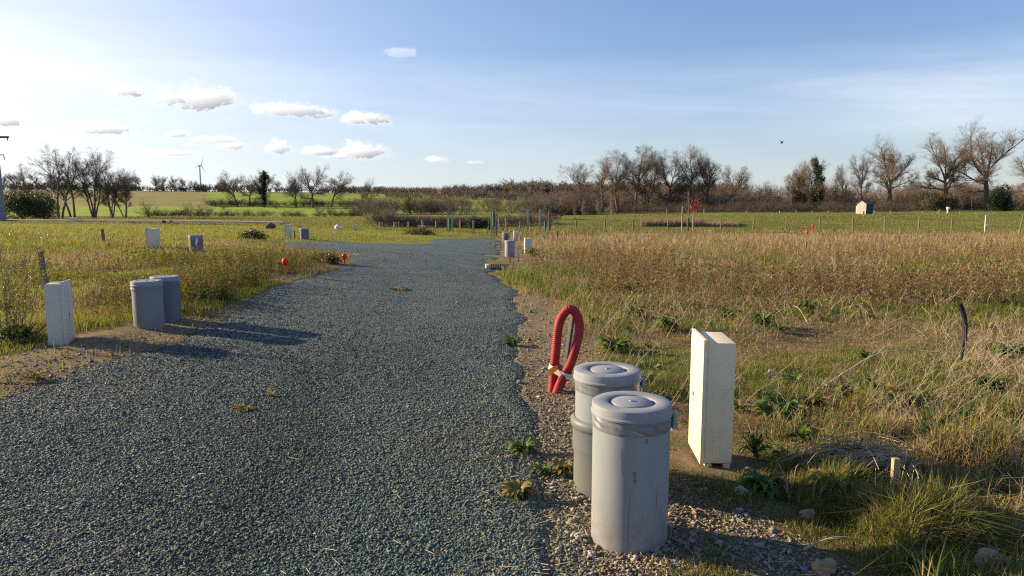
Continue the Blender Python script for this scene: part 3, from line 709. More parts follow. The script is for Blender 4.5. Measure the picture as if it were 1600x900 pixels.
G_R = 'bare trees behind the right-hand pasture'; G_L = 'bare trees along the left-hand lane'; G_C = 'bare trees on the centre-left fields'
for a in [
 ('tallA', 'slender bare tree with ivy-green base at the left end of the right-hand tree row', 908, 254, 158, .3, .9, G_R),
 ('tallB', 'rusty-twigged bare tree second in the right-hand tree row', 942, 245, 150, 1.2, .9, G_R),
 ('tallB', 'rusty-brown bare tree left of the tallest pair in the middle clump', 966, 235, 152, 2.5, 1.05, G_R),
 ('tallA', 'tallest bare tree of the clump above the brown reed strip', 992, 228, 150, 4.0, 1.05, G_R),
 ('multiB', 'dark many-stemmed bare tree at the right edge of the first clump', 1010, 243, 154, 5.0, .95, G_R),
 ('oakB', 'wide bare tree at the left of the second clump', 1046, 237, 152, .7, .8, G_R),
 ('tallB', 'rusty bare tree in the middle of the second clump behind the red-leaved sapling', 1080, 226, 150, 3.3, 1.0, G_R),
 ('oakA', 'tall dark-trunked bare tree right of the red-leaved sapling', 1106, 230, 151, 1.9, .82, G_R),
 ('oakB', 'low spreading bare tree at the right end of the second clump', 1146, 255, 156, 3.6, .8, G_R),
 ('oakA', 'low round bare tree left of the ivy-clad tree', 1236, 254, 158, 5.1, .75, G_R),
 ('tallB', 'rusty narrow bare tree behind the shed, left of two', 1312, 256, 155, 4.4, .8, G_R),
 ('tallA', 'slim dark bare tree just behind the shed roof', 1343, 241, 152, 2.2, .72, G_R),
 ('oakA', 'broad bare oak with a clear rounded crown right of the shed', 1391, 214, 145, 2.7, 1.0, G_R),
 ('oakC', 'tall forked bare oak behind the white tub', 1478, 206, 142, 1.1, .88, G_R),
 ('oakB', 'tallest bare oak at the right side beside the dark holly', 1542, 193, 140, 4.8, .98, G_R),
 ('oakC', 'rusty bare oak half cut off by the right edge of the photo', 1612, 235, 146, .2, .9, G_R),
 ('sparseA', 'lone thin bare tree leaning left near the left edge', 42, 256, 112, 2.0, 1.2, G_L),
 ('sparseA', 'tall forked bare tree beside the dark evergreen bush', 96, 227, 90, .4, 1.0, G_L),
 ('sparseA', 'tall bare tree with two stems behind the white meter box by the lane', 112, 230, 93, 3.2, .95, G_L),
 ('multiA', 'thick many-stemmed bare tree in the middle of the left clump', 146, 232, 92, 1.0, .95, G_L),
 ('multiA', 'shorter bare tree right of the left clump', 176, 254, 94, 3.9, .9, G_L),
 ('multiA', 'thin many-stemmed bare tree at the right end of the left clump', 196, 264, 96, 5.5, .95, G_L),
 ('tallC', 'dark bare tree left of the ivy-covered trunk', 371, 267, 205, 1.4, 1.1, G_C),
 ('oakB', 'wide bare tree just left of the ivy-covered trunk', 390, 272, 212, 3.4, .9, G_C),
 ('oakA', 'bare tree left of the tallest in the centre-left group', 463, 268, 200, 2.1, .8, G_C),
 ('oakB', 'tallest bare tree of the centre-left group', 489, 258, 200, .9, .8, G_C),
 ('tallC', 'dark bare tree right of the tallest in the centre-left group', 517, 268, 205, 4.6, 1.2, G_C),
 ('oakA', 'round bare tree standing above the brown shrubs left of centre', 571, 278, 165, 5.6, .8, G_C)]:
    key, lab, u, vt, d, rz, wd, g = a
    put_tree(key, 'bare_tree', lab, 'tree', u, vt, d, rz, wd, g)
# row of trees on the far left hilltop
for i, (u, vt) in enumerate([(8, 272), (24, 270), (60, 268), (82, 266), (205, 273), (222, 271), (246, 273), (258, 274), (275, 274), (288, 276), (304, 281), (340, 282), (352, 280), (432, 281), (620, 294)]):
    put_tree(['oakA', 'oakB', 'tallC'][i % 3], 'distant_tree', 'small distant bare tree standing on the hilltop skyline at left', 'tree', u, vt, 400 + 6 * (i % 4), i * 1.7, .95, 'distant trees on the left skyline')

# ivy-clad trees: a bare tree carrying evergreen leaf masses
def ivy(root, blobs, size, col, n, seed, name='ivy'):
    r = np.random.default_rng(seed); pts = []
    for (cx, cy, cz, rx, rz_) in blobs:
        k = int(n * rx * rz_); q = r.normal(0, 1, (k, 3)); q = _norm(q) * (r.uniform(.25, 1, k) ** .5)[:, None] * r.uniform(.75, 1.15, (k, 1))
        pts.append(q * np.array([rx, rx, rz_]) + np.array([cx, cy, cz]))
    V, T = leaf_cards(np.concatenate(pts), size, r, 1, size * .5)
    C = np.repeat(np.array(col)[None] * r.uniform(.55, 1.5, (len(V) // 4, 1)), 4, 0)
    return tri_mesh(name, V, T, M_leafveg, C, False, root)
def ivy_tree(label, u, vt, d, key, blobs, seed, wide=1, rz=0, group=None, col=(.045, .075, .025)):
    p = at_d(u, d); H = TREES[key][3]; s = (ztop(u, vt, d) - p.z + .1) / H
    o = make_tree(key, 'ivy_clad_tree'); o.location = (p.x, p.y, p.z - .1); o.scale = (s * wide, s * wide, s); o.rotation_euler.z = rz
    tag(o, label, 'tree', group)
    ivy(o, blobs, .26, col, 260, seed); return o
ivy_tree('dark ivy-covered trunk of a bare tree in the centre-left group', 413, 264, 200, 'tallC', [(0, 0, 3, .9, 3), (.2, 0, 7, 1.0, 2.6), (-.2, 0, 10, 1.3, 2), (1.2, 0, 11, 1, 1), (-1.1, 0, 6, .8, 1.5), (.3, 0, 12.2, .9, 1.2)], 5, 1.1, .5, G_C, (.028, .045, .018))
ivy_tree('bushy tree with green ivy on its right side and rusty leaves, left of the shed', 1266, 243, 150, 'tallB', [(1.6, -.3, 4.2, 2.0, 3.2), (2.2, 0, 7.6, 1.7, 2), (1.6, 0, 10.4, 1.5, 1.6), (.6, 0, 12.4, 1.1, 1.2)], 6, .85, 0, G_R, (.06, .085, .03))
o = ivy_tree('smaller bare tree with brown leaves left of the ivy-clad tree', 1250, 250, 153, 'tallB', [(-.5, 0, 3, 2.2, 2.4), (-1, 0, 8, 1.6, 2.0)], 8, .85, 1.0, G_R, (.19, .11, .05))

# evergreen bushes
def bush(name, label, u, d, w, h, n, size, col, seed, cat='bush', group=None, dep=None):
    p = at_d(u, d); r = np.random.default_rng(seed); o = thing(name, label, cat, p, 0, group)
    dep = dep or w * .8
    k = 9; cen = np.stack([r.uniform(-.36, .36, k) * w, r.uniform(-.3, .3, k) * dep, r.uniform(.2, .62, k) * h], 1); pts = []
    for c in cen:
        m = n // k; q = _norm(r.normal(0, 1, (m, 3))) * (r.uniform(.4, 1.08, (m, 1)) ** .6)
        R = np.array([w * r.uniform(.17, .27), dep * .24, h * r.uniform(.26, .38)])
        pts.append(q * R + c)
    P = np.concatenate(pts); P[:, 2] = np.abs(P[:, 2]); 
    V, T = leaf_cards(P, size, r, 1, size * .6)
    C = np.repeat(np.array(col)[None] * r.uniform(.5, 1.6, (len(V) // 4, 1)), 4, 0)
    tri_mesh('foliage', V, T, M_leafveg, C, False, o)
    b = MB()
    for c in cen[:6]: b.tube([(c[0] * .2, c[1] * .2, -.1), (c[0] * .6, c[1] * .6, c[2] * .6), tuple(c)], [.05, .035, .02], 5)
    b.build('stem', M_bark, o); return o
bush('evergreen_bush', 'big dark evergreen bush at the far left beside the lane', 40, 76, 6.4, 3.5, 9000, .10, (.05, .072, .028), 1)
bush('evergreen_bush', 'lighter green bush behind the big dark bush at the far left', 66, 84, 4.6, 3.5, 5000, .12, (.07, .085, .03), 2)
bush('holly_bush', 'dark round holly bush below the tallest oak at the right', 1564, 134, 5.4, 5.4, 7000, .14, (.035, .055, .022), 3)
bush('evergreen_bush', 'olive bush at the foot of the forked oak, left of the white tub', 1468, 132, 6.0, 3.9, 5000, .14, (.09, .08, .035), 4)
bush('evergreen_bush', 'dark green bush in the hedge right of the first sapling', 752, 60, 2.2, 1.25, 3500, .06, (.03, .05, .02), 5)
bush('evergreen_bush', 'dark green bush behind the second group of stakes', 858, 92, 3.2, 2.2, 3000, .09, (.035, .055, .025), 6)
# brown shrub masses in the middle distance
G_S = 'brown leafless shrubs in the middle distance'
for i, (u, vt, d, k, wd) in enumerate([(590, 306, 150, 'shrubB', 1.25), (608, 302, 145, 'shrubC', 1.3), (640, 300, 142, 'shrubC', 1.35), (660, 298, 140, 'shrubA', 1.3), (676, 303, 146, 'shrubB', 1.2), (556, 318, 150, 'shrubA', 1.2), (500, 318, 150, 'shrubA', 1.4), (516, 320, 148, 'shrubB', 1.3),
    (705, 308, 150, 'shrubA', 1.3), (728, 312, 150, 'shrubB', 1.3), (760, 308, 165, 'shrubB', 1.3), (775, 303, 160, 'shrubB', 1.2), (800, 310, 150, 'shrubA', 1.2), (826, 306, 140, 'shrubB', 1.3), (848, 300, 135, 'shrubA', 1.1), (868, 292, 135, 'shrubB', 1.1), (885, 290, 130, 'shrubA', 1.2), (905, 294, 128, 'shrubC', 1.2), (930, 290, 126, 'shrubB', 1.1), (740, 318, 132, 'shrubA', 1.4), (718, 314, 128, 'shrubB', 1.2),
    (300, 312, 105, 'shrubA', 1.2), (322, 318, 108, 'shrubB', 1.4), (232, 310, 100, 'shrubB', .9), (388, 326, 128, 'shrubC', 1.2), (432, 312, 190, 'shrubC', 1.4), (350, 316, 180, 'shrubC', 1.4), (540, 312, 185, 'shrubC', 1.5)]):
    put_tree(k, 'bare_shrub', 'leafless brown shrub among the shrubs across the middle distance', 'shrub', u, vt, d, i * 1.3, wd, G_S)
# pale slim young trees in the centre
for u, vt, d, lab in [(953, 296, 112, 'pale-trunked slim young tree in front of the rusty trees'), (899, 318, 104, 'pale young tree left of the pale-trunked slim one'), (912, 312, 106, 'thin pale young tree between two others at the meadow edge'), (936, 310, 110, 'short pale young tree behind the meadow crest')]:
    if 'bt' not in globals():
        tree_proto('young', 140, 6, 'sparse', M_barkpale, M_barkpale)
        bt = 1
    put_tree('young', 'young_tree', lab, 'tree', u, vt, d, u, .9, 'pale young trees at the meadow edge')

def brush_tmpl(seed, ns, k1, k2, rt, H=4.0):
    r = np.random.default_rng(seed)
    P = np.zeros((ns, 3)); P[:, :2] = r.normal(0, .18 * H, (ns, 2))
    D = _norm(np.concatenate([r.normal(0, .4, (ns, 2)), np.ones((ns, 1))], 1)); L = H * .62 * r.uniform(.5, 1.1, ns); R = np.full(ns, rt * 2.2)
    n0 = grow(P, D, L, R, 3, .12, .04, .4, r)
    P1 = spawn(*n0, L, k1, .15, .6, .6, .75, r); n1 = grow(*P1, 2, .2, .04, .5, r)
    P2 = spawn(*n1, P1[2], k2, .15, .65, .7, .8, r); n2 = grow(*P2, 1, .2, .02, .5, r)
    S = cat_segs(segs_of(n0[0], n0[2]), segs_of(n1[0], n1[2]), segs_of(n2[0], n2[2]))
    s = H / np.percentile(S[1][:, 2], 99); S = (S[0] * s, S[1] * s, np.maximum(S[2], rt * .45), np.maximum(S[3], rt * .35))
    return prisms(S, 3)
BRUSH = [brush_tmpl(500 + k, 7, 8, 8, .015) for k in range(3)]
FARBRUSH = [brush_tmpl(520 + k, 6, 5, 5, .06) for k in range(3)]
# masses: thicket behind the right pasture, wooded ridges, hedge-bottom scrub
def mass(name, items, tm, col_m, kind='stuff', parent=None):
    """merge scaled copies of brush into one mesh; items: x, y, height, width factor"""
    parts = []
    for i, (x_, y_, H, wd) in enumerate(items):
        V, T = tm[i % len(tm)]; s = H / 4.0; c_, s_ = cos(i * 2.399), sin(i * 2.399)
        W = np.stack([(V[:, 0] * c_ - V[:, 1] * s_) * s * wd + x_, (V[:, 0] * s_ + V[:, 1] * c_) * s * wd + y_, V[:, 2] * s + h1(x_, y_) - .1], 1)
        parts.append((W, T))
    V, T = join_vt(parts)
    o = tri_mesh(name, V, T, col_m, None, False, parent)
    if kind: o['kind'] = kind
    return o
r = np.random.default_rng(9)
it = []
for k in range(210):
    u = r.uniform(870, 1720); d = r.uniform(150, 178); x_ = (u - CU) / F * d
    H = (335 - r.uniform(288, 306)) * d / F * (1.0 if u > 940 else .9); it.append((x_, d, H, r.uniform(.9, 1.4)))
mass('thicket', it[:130], BRUSH, M_twigrust); mass('thicket', it[130:], BRUSH, M_twig)
it = []
for k in range(150):
    u = r.uniform(880, 1700); d = r.uniform(124, 134)
    if 1425 < u < 1462 or u > 1495: d += 26
    it.append(((u - CU) / F * d, d, r.uniform(1.2, 2.5), r.uniform(1.3, 1.9)))
mass('bramble_scrub', it, BRUSH, M_twigdark)
it = []
for k in range(330):
    u = r.uniform(560, 1150); d = r.uniform(395, 460); x_ = (u - CU) / F * d
    vt = np.interp(u, [560, 640, 700, 760, 800, 850, 900, 1150], [299, 298, 293, 291, 287, 286, 289, 290]) + r.normal(0, 1.6)
    it.append((x_, d, max(4.5, (ztop(u, vt, d) - h1(x_, d)) * 1.15), r.uniform(1.0, 1.6)))
for k in range(170):
    u = r.uniform(600, 1000); d = r.uniform(318, 372); it.append(((u - CU) / F * d, d, r.uniform(2.6, 5.2) * np.interp(u, [600, 680, 720, 1000], [.5, .7, 1, 1]), r.uniform(1.0, 1.6)))
mass('woodland', it, FARBRUSH, M_twig)
it = []
for k in range(150):       # broken belts of brush between the hedge and the ridge
    if k < 60: u = r.uniform(640, 900); d = r.uniform(225, 245); H = r.uniform(1.6, 3.6)
    elif k < 95: u = r.uniform(560, 620) if k % 2 else r.uniform(636, 712); d = r.uniform(138, 150); H = r.uniform(2.2, 4.3)
    elif k < 120: u = r.uniform(720, 900); d = r.uniform(150, 156); H = r.uniform(1.4, 3.0)
    else: u = r.uniform(830, 900); d = r.uniform(126, 140); H = r.uniform(2.5, 4.5)
    x_ = (u - CU) / F * d; it.append((x_, d, H, r.uniform(1.0, 1.5)))
mass('brushwood', it, BRUSH, M_twig)
it = []
for k in range(170):
    u = r.uniform(-120, 560); d = r.uniform(405, 440); x_ = (u - CU) / F * d
    it.append((x_, d, r.uniform(2.5, 5.5), r.uniform(1.2, 1.8)))
mass('woodland', it, FARBRUSH, M_twigdark)
it = []
for k in range(130):       # hedgerows on the left fields
    if k < 60: u = r.uniform(225, 580); d = np.interp(u, [225, 580], [112, 118]) + r.uniform(-1, 1)
    else: u = r.uniform(330, 600); d = np.interp(u, [330, 600], [205, 215]) + r.uniform(-2, 2)
    it.append(((u - CU) / F * d, d, r.uniform(.7, 1.5) * (1 if k < 60 else 1.9), 2.0))
mass('hedgerow', it, BRUSH, M_twigdark)

# hedge with its wire fence on the far side of the road head
o = thing('hedge', 'brown leafless clipped hedge running behind the road end', 'hedge', (0, 0, 0))
it = []
for u in np.arange(592, 865, 2.6):
    d = np.interp(u, [590, 740, 865], [60, 64, 78]) + r.uniform(-.5, .5); it.append(((u - CU) / F * d, d, r.uniform(1.1, 1.55) + (.35 if u < 612 else 0), r.uniform(.9, 1.2)))
mass('hedge_twigs', it, BRUSH, M_twigrust, None, o)

# ------------------------------------------------------------------ drain pipes
def lid_mb(r=.205):
    k = r / .205
    return MB().lathe([(.197 * k, 0), (.209 * k, .001), (.210 * k, .011), (.2055 * k, .016), (.205 * k, .050), (.2035 * k, .056), (.198 * k, .0595), (.129 * k, .060), (.1245 * k, .0575),
                       (.122 * k, .040), (.106 * k, .040), (.103 * k, .056), (.0985 * k, .0595), (.013 * k, .0595), (.012 * k, .066), (.004 * k, .066), (.003 * k, .061), (0, .061)], 72)
def band_mb(r, z0, z1, amp, seed):
    rr = np.random.default_rng(seed); ph = rr.uniform(0, 6.28, 8); fr = [9, 14, 23, 31, 17, 40, 5, 27]
    def wob(a, z):
        t = (z - z0) / (z1 - z0)
        return amp * (.4 + sum(sin(fr[i] * a * .5 + ph[i] + t * (5 + i)) for i in range(8)) * .28) * sin(pi * min(max(t, 0), 1)) ** .5
    zs = np.linspace(z0, z1, 12)
    return MB().lathe([(r - .004, z0)] + [(r + .0015, z) for z in zs] + [(r - .004, z1)], 160, wob=wob)
def flap_mb(a, r, z, h, w, out):
    m = MB(); ca, sa = cos(a), sin(a); V = []; n = 7
    for i in range(n):
        t = i / (n - 1); o = r + .002 + out * sin(t * 2.2) ** .7 if t > 0 else r
        for s in (-1, 1):
            q = s * w / 2 * (1 + .25 * sin(5 * t)); V.append((ca * o - sa * q, sa * o + ca * q, z - h * t + .012 * s * t))
    V2 = [(p[0] + ca * .0025, p[1] + sa * .0025, p[2]) for p in V]; N_ = len(V)
    Fc = [[2 * i, 2 * i + 1, 2 * i + 3, 2 * i + 2] for i in range(n - 1)] + [[N_ + 2 * i, N_ + 2 * i + 2, N_ + 2 * i + 3, N_ + 2 * i + 1] for i in range(n - 1)]
    for i in range(n - 1): Fc += [[2 * i, 2 * i + 2, N_ + 2 * i + 2, N_ + 2 * i], [2 * i + 1, N_ + 2 * i + 1, N_ + 2 * i + 3, 2 * i + 3]]
    Fc += [[0, N_, N_ + 1, 1], [2 * n - 2, 2 * n - 1, N_ + 2 * n - 1, N_ + 2 * n - 2]]
    return m.add(V + V2, Fc, True)
def curved_patch(m, r, pts, w):
    """thin scratch hugging a pipe: pts = (angle, z)"""
    V = []; n = len(pts)
    for i, (a, z) in enumerate(pts):
        ww = w[i] if hasattr(w, '__len__') else w
        for rad in (r + .0006, r - .003):
            for s in (-1, 1): V.append((rad * cos(a + s * ww / r / 2), rad * sin(a + s * ww / r / 2), z))
    Fc = []
    for i in range(n - 1):
        o = 4 * i; Fc += [[o, o + 1, o + 5, o + 4], [o + 2, o + 6, o + 7, o + 3], [o, o + 4, o + 6, o + 2], [o + 1, o + 3, o + 7, o + 5]]
    m.add(V, Fc, False)
M_pvcmid = pvc('mid_grey_pvc', (.20, .212, .25), (.18, .15, .11))
PIPES = 'grey drain pipes with lids standing along the road'
z0 = h1(.623, 3.50)
T0 = thing('drain_pipe', 'nearest pale grey drain pipe with lid, dark scuff and long scratches on its front', 'drain pipe', (.623, 3.50, 0), 0, PIPES)
MB().lathe([(.2, -.3), (.2, .70)], 96).build('pipe', M_pvc, T0)
lid_mb().build('lid', M_lid, T0, (0, 0, .690), .4)
band_mb(.2005, .622, .688, .0035, 3).build('tape_band', M_tape, T0)
MB().box((.222, -.012, .650), (.030, .05, .088), .1, .012, Matrix.Rotation(.12, 4, 'X')).build('tape_tail', M_tapetail, T0)
m = MB(); fa = radians(-98)
curved_patch(m, .2, [(fa + .07, .448), (fa + .075, .443), (fa + .06, .436), (fa + .075, .428), (fa + .07, .420), (fa + .075, .414)], [.004, .016, .020, .012, .019, .006]); curved_patch(m, .2, [(fa + .075, .410), (fa + .08, .402), (fa + .085, .392), (fa + .08, .384)], [.009, .013, .011, .003])
curved_patch(m, .2, [(fa - .02, .35), (fa - .05, .22), (fa - .06, .13), (fa - .05, .03)], [.001, .0022, .004, .003])
curved_patch(m, .2, [(fa + .70, .37), (fa + .70, .30), (fa + .69, .21)], [.001, .004, .002]); curved_patch(m, .2, [(fa + .36, .612), (fa + .365, .585)], [.012, .006])
curved_patch(m, .2, [(fa - .26, .56), (fa - .25, .44), (fa - .10, .37)], [.001, .0014, .001])
m.build('scuff_mark', M_scuff, T0)

T1 = thing('drain_pipe', 'drain pipe behind the nearest one, with a thick coupling ring and dark lower half', 'drain pipe', (.588, 4.168, 0), 0, PIPES)
MB().lathe([(.195, .38), (.195, .70)], 96).build('upper_pipe', M_pvc, T1)
lid_mb().build('lid', M_lid, T1, (0, 0, .70), 1.9)
band_mb(.1965, .632, .698, .0015, 8).build('tape_band', M_tape, T1)
MB().box((.219, -.005, .672), (.026, .045, .062), .1, .010, Matrix.Rotation(.15, 4, 'X')).build('tape_tail', M_tapetail, T1)
MB().lathe([(.196, .462), (.204, .464), (.214, .456), (.221, .446), (.2235, .438), (.2235, .418), (.221, .408), (.2115, .398), (.2095, .390), (.2095, .29), (.2085, .265), (.201, .235), (.201, -.3)], 96).build('lower_pipe', M_pvcdark, T1)

def small_pipe(label, x, y, top, r, mat, band, rz=0, lidr=None, group=PIPES):
    z = h1(x, y); o = thing('drain_pipe', label, 'drain pipe', (x, y, z), rz, group); H = top - z
    MB().lathe([(r, -.3), (r, H - .05)], 64).build('pipe', mat, o)
    lid_mb(lidr or r * 1.03).build('lid', M_lid, o, (0, 0, H - .06), .3)
    if band: band_mb(r + .0006, H - .125, H - .062, .003, int(x * 10) % 7 + 1).build('tape_band', M_tape, o)
    return o
small_pipe('grey drain pipe beside the left cream box, its lid wrapped in loose tape', -4.637, 8.718, .80, .178, M_pvcmid, True)
small_pipe('darker slate drain pipe half hidden behind the taped one on the left', -4.62, 9.15, .81, .174, M_pvcblue, False)
p = at(307, 392); o = small_pipe('grey drain pipe in brown weeds at left with a pale stain on its side', p.x, p.y, ztop(307, 367, p.y), .18, M_pvcblue, True)
m = MB(); curved_patch(m, .2, [(radians(-62), .42), (radians(-58), .33), (radians(-66), .26), (radians(-60), .18)], [.03, .07, .05, .02]); m.build('stain', M_strap, o)
p = at(476, 375); small_pipe('slate blue drain pipe at the end of the gravel side arm', p.x, p.y, ztop(476, 356.5, p.y), .19, M_pvcblue, False)
p = at(796.5, 401); small_pipe('nearer grey drain pipe of the two at the right edge of the road end', p.x, p.y, ztop(796, 375.5, p.y), .2, M_pvc, False)
p = at_d(790, 43); small_pipe('farther slate drain pipe at the right edge of the road end', p.x, p.y, ztop(790, 363.5, p.y), .2, M_pvcblue, False)

# ------------------------------------------------------------------ utility boxes
BOXES = 'pale utility boxes standing in the grass'
def utility_box(label, loc, rz, side, H, mat, w=.20, dp=.40, lock=True, feet=True, z0=.035):
    """side = -1: door on the left face, +1: on the right; origin at the near corner of the door"""
    o = thing('utility_box', label, 'utility box', loc, rz, BOXES)
    cx = -side * (w / 2 + .016)
    b = MB(); b.box((cx, dp / 2, (z0 + H - .022) / 2), (w, dp, H - .022 - z0), 0, .006)
    if feet: b.box((cx, -.0006, .125), (w - .03, .003, .006)); b.box((cx, -.0006, .150), (w - .03, .003, .004))
    b.build('body', mat, o)
    # door: slab with a raised rim, slightly taller than the body
    d = MB(); d.box((0, dp / 2 - .004, (z0 - .005 + H) / 2), (.026, dp + .02, H - z0 + .005), 0, .005); dr = d.build('door', mat, o)
    pn = MB()
    for (ya, yb) in ((.06, .17), (.20, .33)): pn.box((side * .0145, (ya + yb) / 2 * dp / .4, H * .55), (.008, (yb - ya) * dp / .4, H * .72), 0, .003)
    if not feet: pn.build('door_panel', mat, dr)
    if lock:
        l = MB(); M90 = Matrix.Rotation(pi / 2, 4, 'Y'); yl = dp * .68 if side < 0 else dp * .45
        def disc(m, r, z): 
            n = 14; V = [(side * .013, yl + r * cos(2 * pi * i / n), z + r * sin(2 * pi * i / n)) for i in range(n)]; V += [(side * .018, p[1], p[2]) for p in V]
            m.add(V, [list(range(n, 2 * n)), list(range(n))[::-1]] + [[i, (i + 1) % n, n + (i + 1) % n, n + i] for i in range(n)])
        disc(l, .017, H * .50); l.build('lock', M_brass if feet else M_dark, dr)
        l2 = MB(); disc(l2, .009, H * .50 - .045); l2.build('seal_tag', M_yellow if feet else M_brass, dr)
    if feet:
        for q in (.03, w - .03 ):
            for yy in (.03, dp - .03): MB().box((-side * (.016 + q), yy, z0 / 2 - .08), (.045, .045, z0 + .15), 0, .004).build('foot', mat, o)
        MB().box((cx, dp / 2, -.02), (w * .55, dp * .7, .08)).build('base_cover', M_red, o)
    else:
        MB().box((cx, dp / 2, z0 / 2 - .12), (w - .02, dp - .02, z0 + .22)).build('plinth', mat, o)
    return o
utility_box('tall cream utility box with a brass lock, beside the two nearest pipes', (1.245, 4.37, h1(1.3, 4.5) + .005), radians(-4), -1, .86, M_cream, .178)
q = unproj(102.5, 531, 8.1)
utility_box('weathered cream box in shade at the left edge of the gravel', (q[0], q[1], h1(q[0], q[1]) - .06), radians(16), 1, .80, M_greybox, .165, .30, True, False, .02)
def far_box(label, u, vb, vt, wpx, mat, d=None, rz=.1, dp=None):
    p = at_d(u, d) if d else at(u, vb); H = ztop(u, vt, p.y) - p.z; w = wpx * p.y / F
    return utility_box(label, (p.x - w / 2, p.y, p.z), rz, -1, H, mat, w, dp or w * 1.4, False, False, .02)
far_box('pale utility box in brown weeds left of the stained pipe', 236, 389, 356, 13, M_greybox)
far_box('slim white utility box left of the slate pipe on the side arm', 450, 372.5, 350, 7.5, M_greybox, 30.5)
far_box('grey utility box right of the white-spotted pipe with a dark branch pattern in front', 825.5, 399, 372, 9.5, M_greybox)
far_box('small grey utility box behind the farther pipe at the road end', 806.5, 378, 361, 6, M_greybox, 43.5)
far_box('small white meter box on the far lane below the two-stemmed tree', 111, 348, 340, 8, M_white, 59.5)
far_box('small bluish utility box alone in the left meadow', 555, 359, 351, 5, M_greybox, 50)

# ------------------------------------------------------------------ red conduit loop
pb = hit(868, 613); D = float(pb[1]) * CP + (CAMH - h1(*pb)) * SP
def wp(u, v, dd=0): q = unproj(u, v, D + dd); return Vector(q)
ctrl = [(862, 618, .03), (864, 600, .03), (866, 575, .02), (869, 545, .01), (872, 515, .0), (877, 497, -.01), (887, 484, -.02), (897, 486, -.03), (904, 500, -.03), (905, 520, -.04), (899, 545, -.05), (892, 567, -.06), (882, 586, -.05), (874, 603, -.04), (868, 620, -.02)]
P = [wp(*c) for c in ctrl]
def catmull(P, n):
    out = []; k = len(P)
    for i in range(k - 1):
        p0, p1, p2, p3 = P[max(i - 1, 0)], P[i], P[i + 1], P[min(i + 2, k - 1)]
        for j in range(n):
            t = j / n; out.append(.5 * ((2 * p1) + (p2 - p0) * t + (2 * p0 - 5 * p1 + 4 * p2 - p3) * t * t + (3 * p1 - p0 - 3 * p2 + p3) * t ** 3))
    out.append(P[-1]); return out
pts = catmull(P, 60)
L_ = [0]; 
for a_, b_ in zip(pts, pts[1:]): L_.append(L_[-1] + (b_ - a_).length)
nr = int(L_[-1] / .0048); q = []; s_ = np.linspace(0, L_[-1], nr); j = 0
for s in s_:
    while j < len(L_) - 2 and L_[j + 1] < s: j += 1
    q.append(pts[j].lerp(pts[j + 1], (s - L_[j]) / max(L_[j + 1] - L_[j], 1e-6)))
R0 = 7.3 * D / F
rad = [R0 * (1 - .03 + .034 * (1 if (i % 4) in (0, 1) else -1)) for i in range(nr)]
base = wp(868, 613)
o = thing('conduit_loop', 'red ribbed conduit bent into an upright loop and tied with tape', 'conduit', base)
mb = MB().tube([p - base for p in q], rad, 18, True, False); mb.build('hose', M_red, o)
# tape tie round both strands
c = (wp(866, 578, .02) + wp(885, 580, -.055)) / 2 - base
tie = MB(); n = 26; V = []
ax = (wp(886, 586, -.05) - wp(865, 574, .02)); wx = ax.length / 2 + R0 * 1.04; ax.normalize(); up = Vector((-.25 * ax.x, 0, 1)).normalized(); fw = ax.cross(up).normalized(); up = fw.cross(ax) if fw.cross(ax).z > 0 else -fw.cross(ax)
for i in range(n):
    a = 2 * pi * i / n; ca, sa = cos(a), sin(a)
    e = abs(ca) ** .6 * (1 if ca > 0 else -1); f = abs(sa) ** .8 * (1 if sa > 0 else -1)
    for (dz, k) in ((-.030, 1.0), (-.029, 1.03), (.029, 1.03), (.030, 1.0)):
        V.append(c + ax * (wx * e * k * .97) + fw * (R0 * 1.16 * f * k) + up * dz)
tie.add(V, [[4 * i + k, 4 * ((i + 1) % n) + k, 4 * ((i + 1) % n) + (k + 1) % 4, 4 * i + (k + 1) % 4] for i in range(n) for k in range(4)], True)
tie.build('tape_tie', M_strap, o)
tl = MB(); V = []
for i, (u_, v_, w_) in enumerate([(872, 574, 7), (866, 577, 10), (860, 581, 11), (855, 583, 9)]):
    for s in (-1, 1):
        for t in (0, .004): V.append(wp(u_, v_ + s * w_ / 2 + (2 if i == 3 and s > 0 else 0), -.075 + .01 * i + t) - base)
Fc = []
for i in range(3):
    o4 = 4 * i; Fc += [[o4, o4 + 2, o4 + 6, o4 + 4], [o4 + 1, o4 + 5, o4 + 7, o4 + 3], [o4, o4 + 4, o4 + 5, o4 + 1], [o4 + 2, o4 + 3, o4 + 7, o4 + 6]]
tl.add(V, Fc + [[0, 1, 3, 2], [12, 14, 15, 13]]); tl.build('tape_tail', M_orange, o)
def bar(name, label, cat, p0, p1, w, d, mat, group=None, cap=None):
    """leaning stake from p0 (below ground) to p1"""
    p0 = Vector(p0); p1 = Vector(p1); ax = (p1 - p0); L = ax.length; m = MB().box((0, 0, L / 2), (w, d, L), 0, min(w, d) * .12)
    o = m.build(name, mat); o.location = p0; o.rotation_euler = ax.to_track_quat('Z', 'Y').to_euler(); tag(o, label, cat, group)
    return o
bar('stake', 'dark grey flat stake leaning behind the red loop', 'stake', wp(876, 625, .14), wp(895, 491, .14), .042, .03, M_greystake)

# black conduit
pb = hit(1500, 567); D = float(pb[1]) * CP + (CAMH - h1(*pb)) * SP
P = catmull([wp(1499, 578), wp(1501, 556), wp(1506, 535), wp(1508, 510), wp(1506, 492), wp(1500, 474, -.02)], 8)
tag(MB().tube(P, 3.6 * D / F, 12).build('conduit', M_blackpipe), 'short black conduit end curving up out of the dry weeds at right', 'conduit')

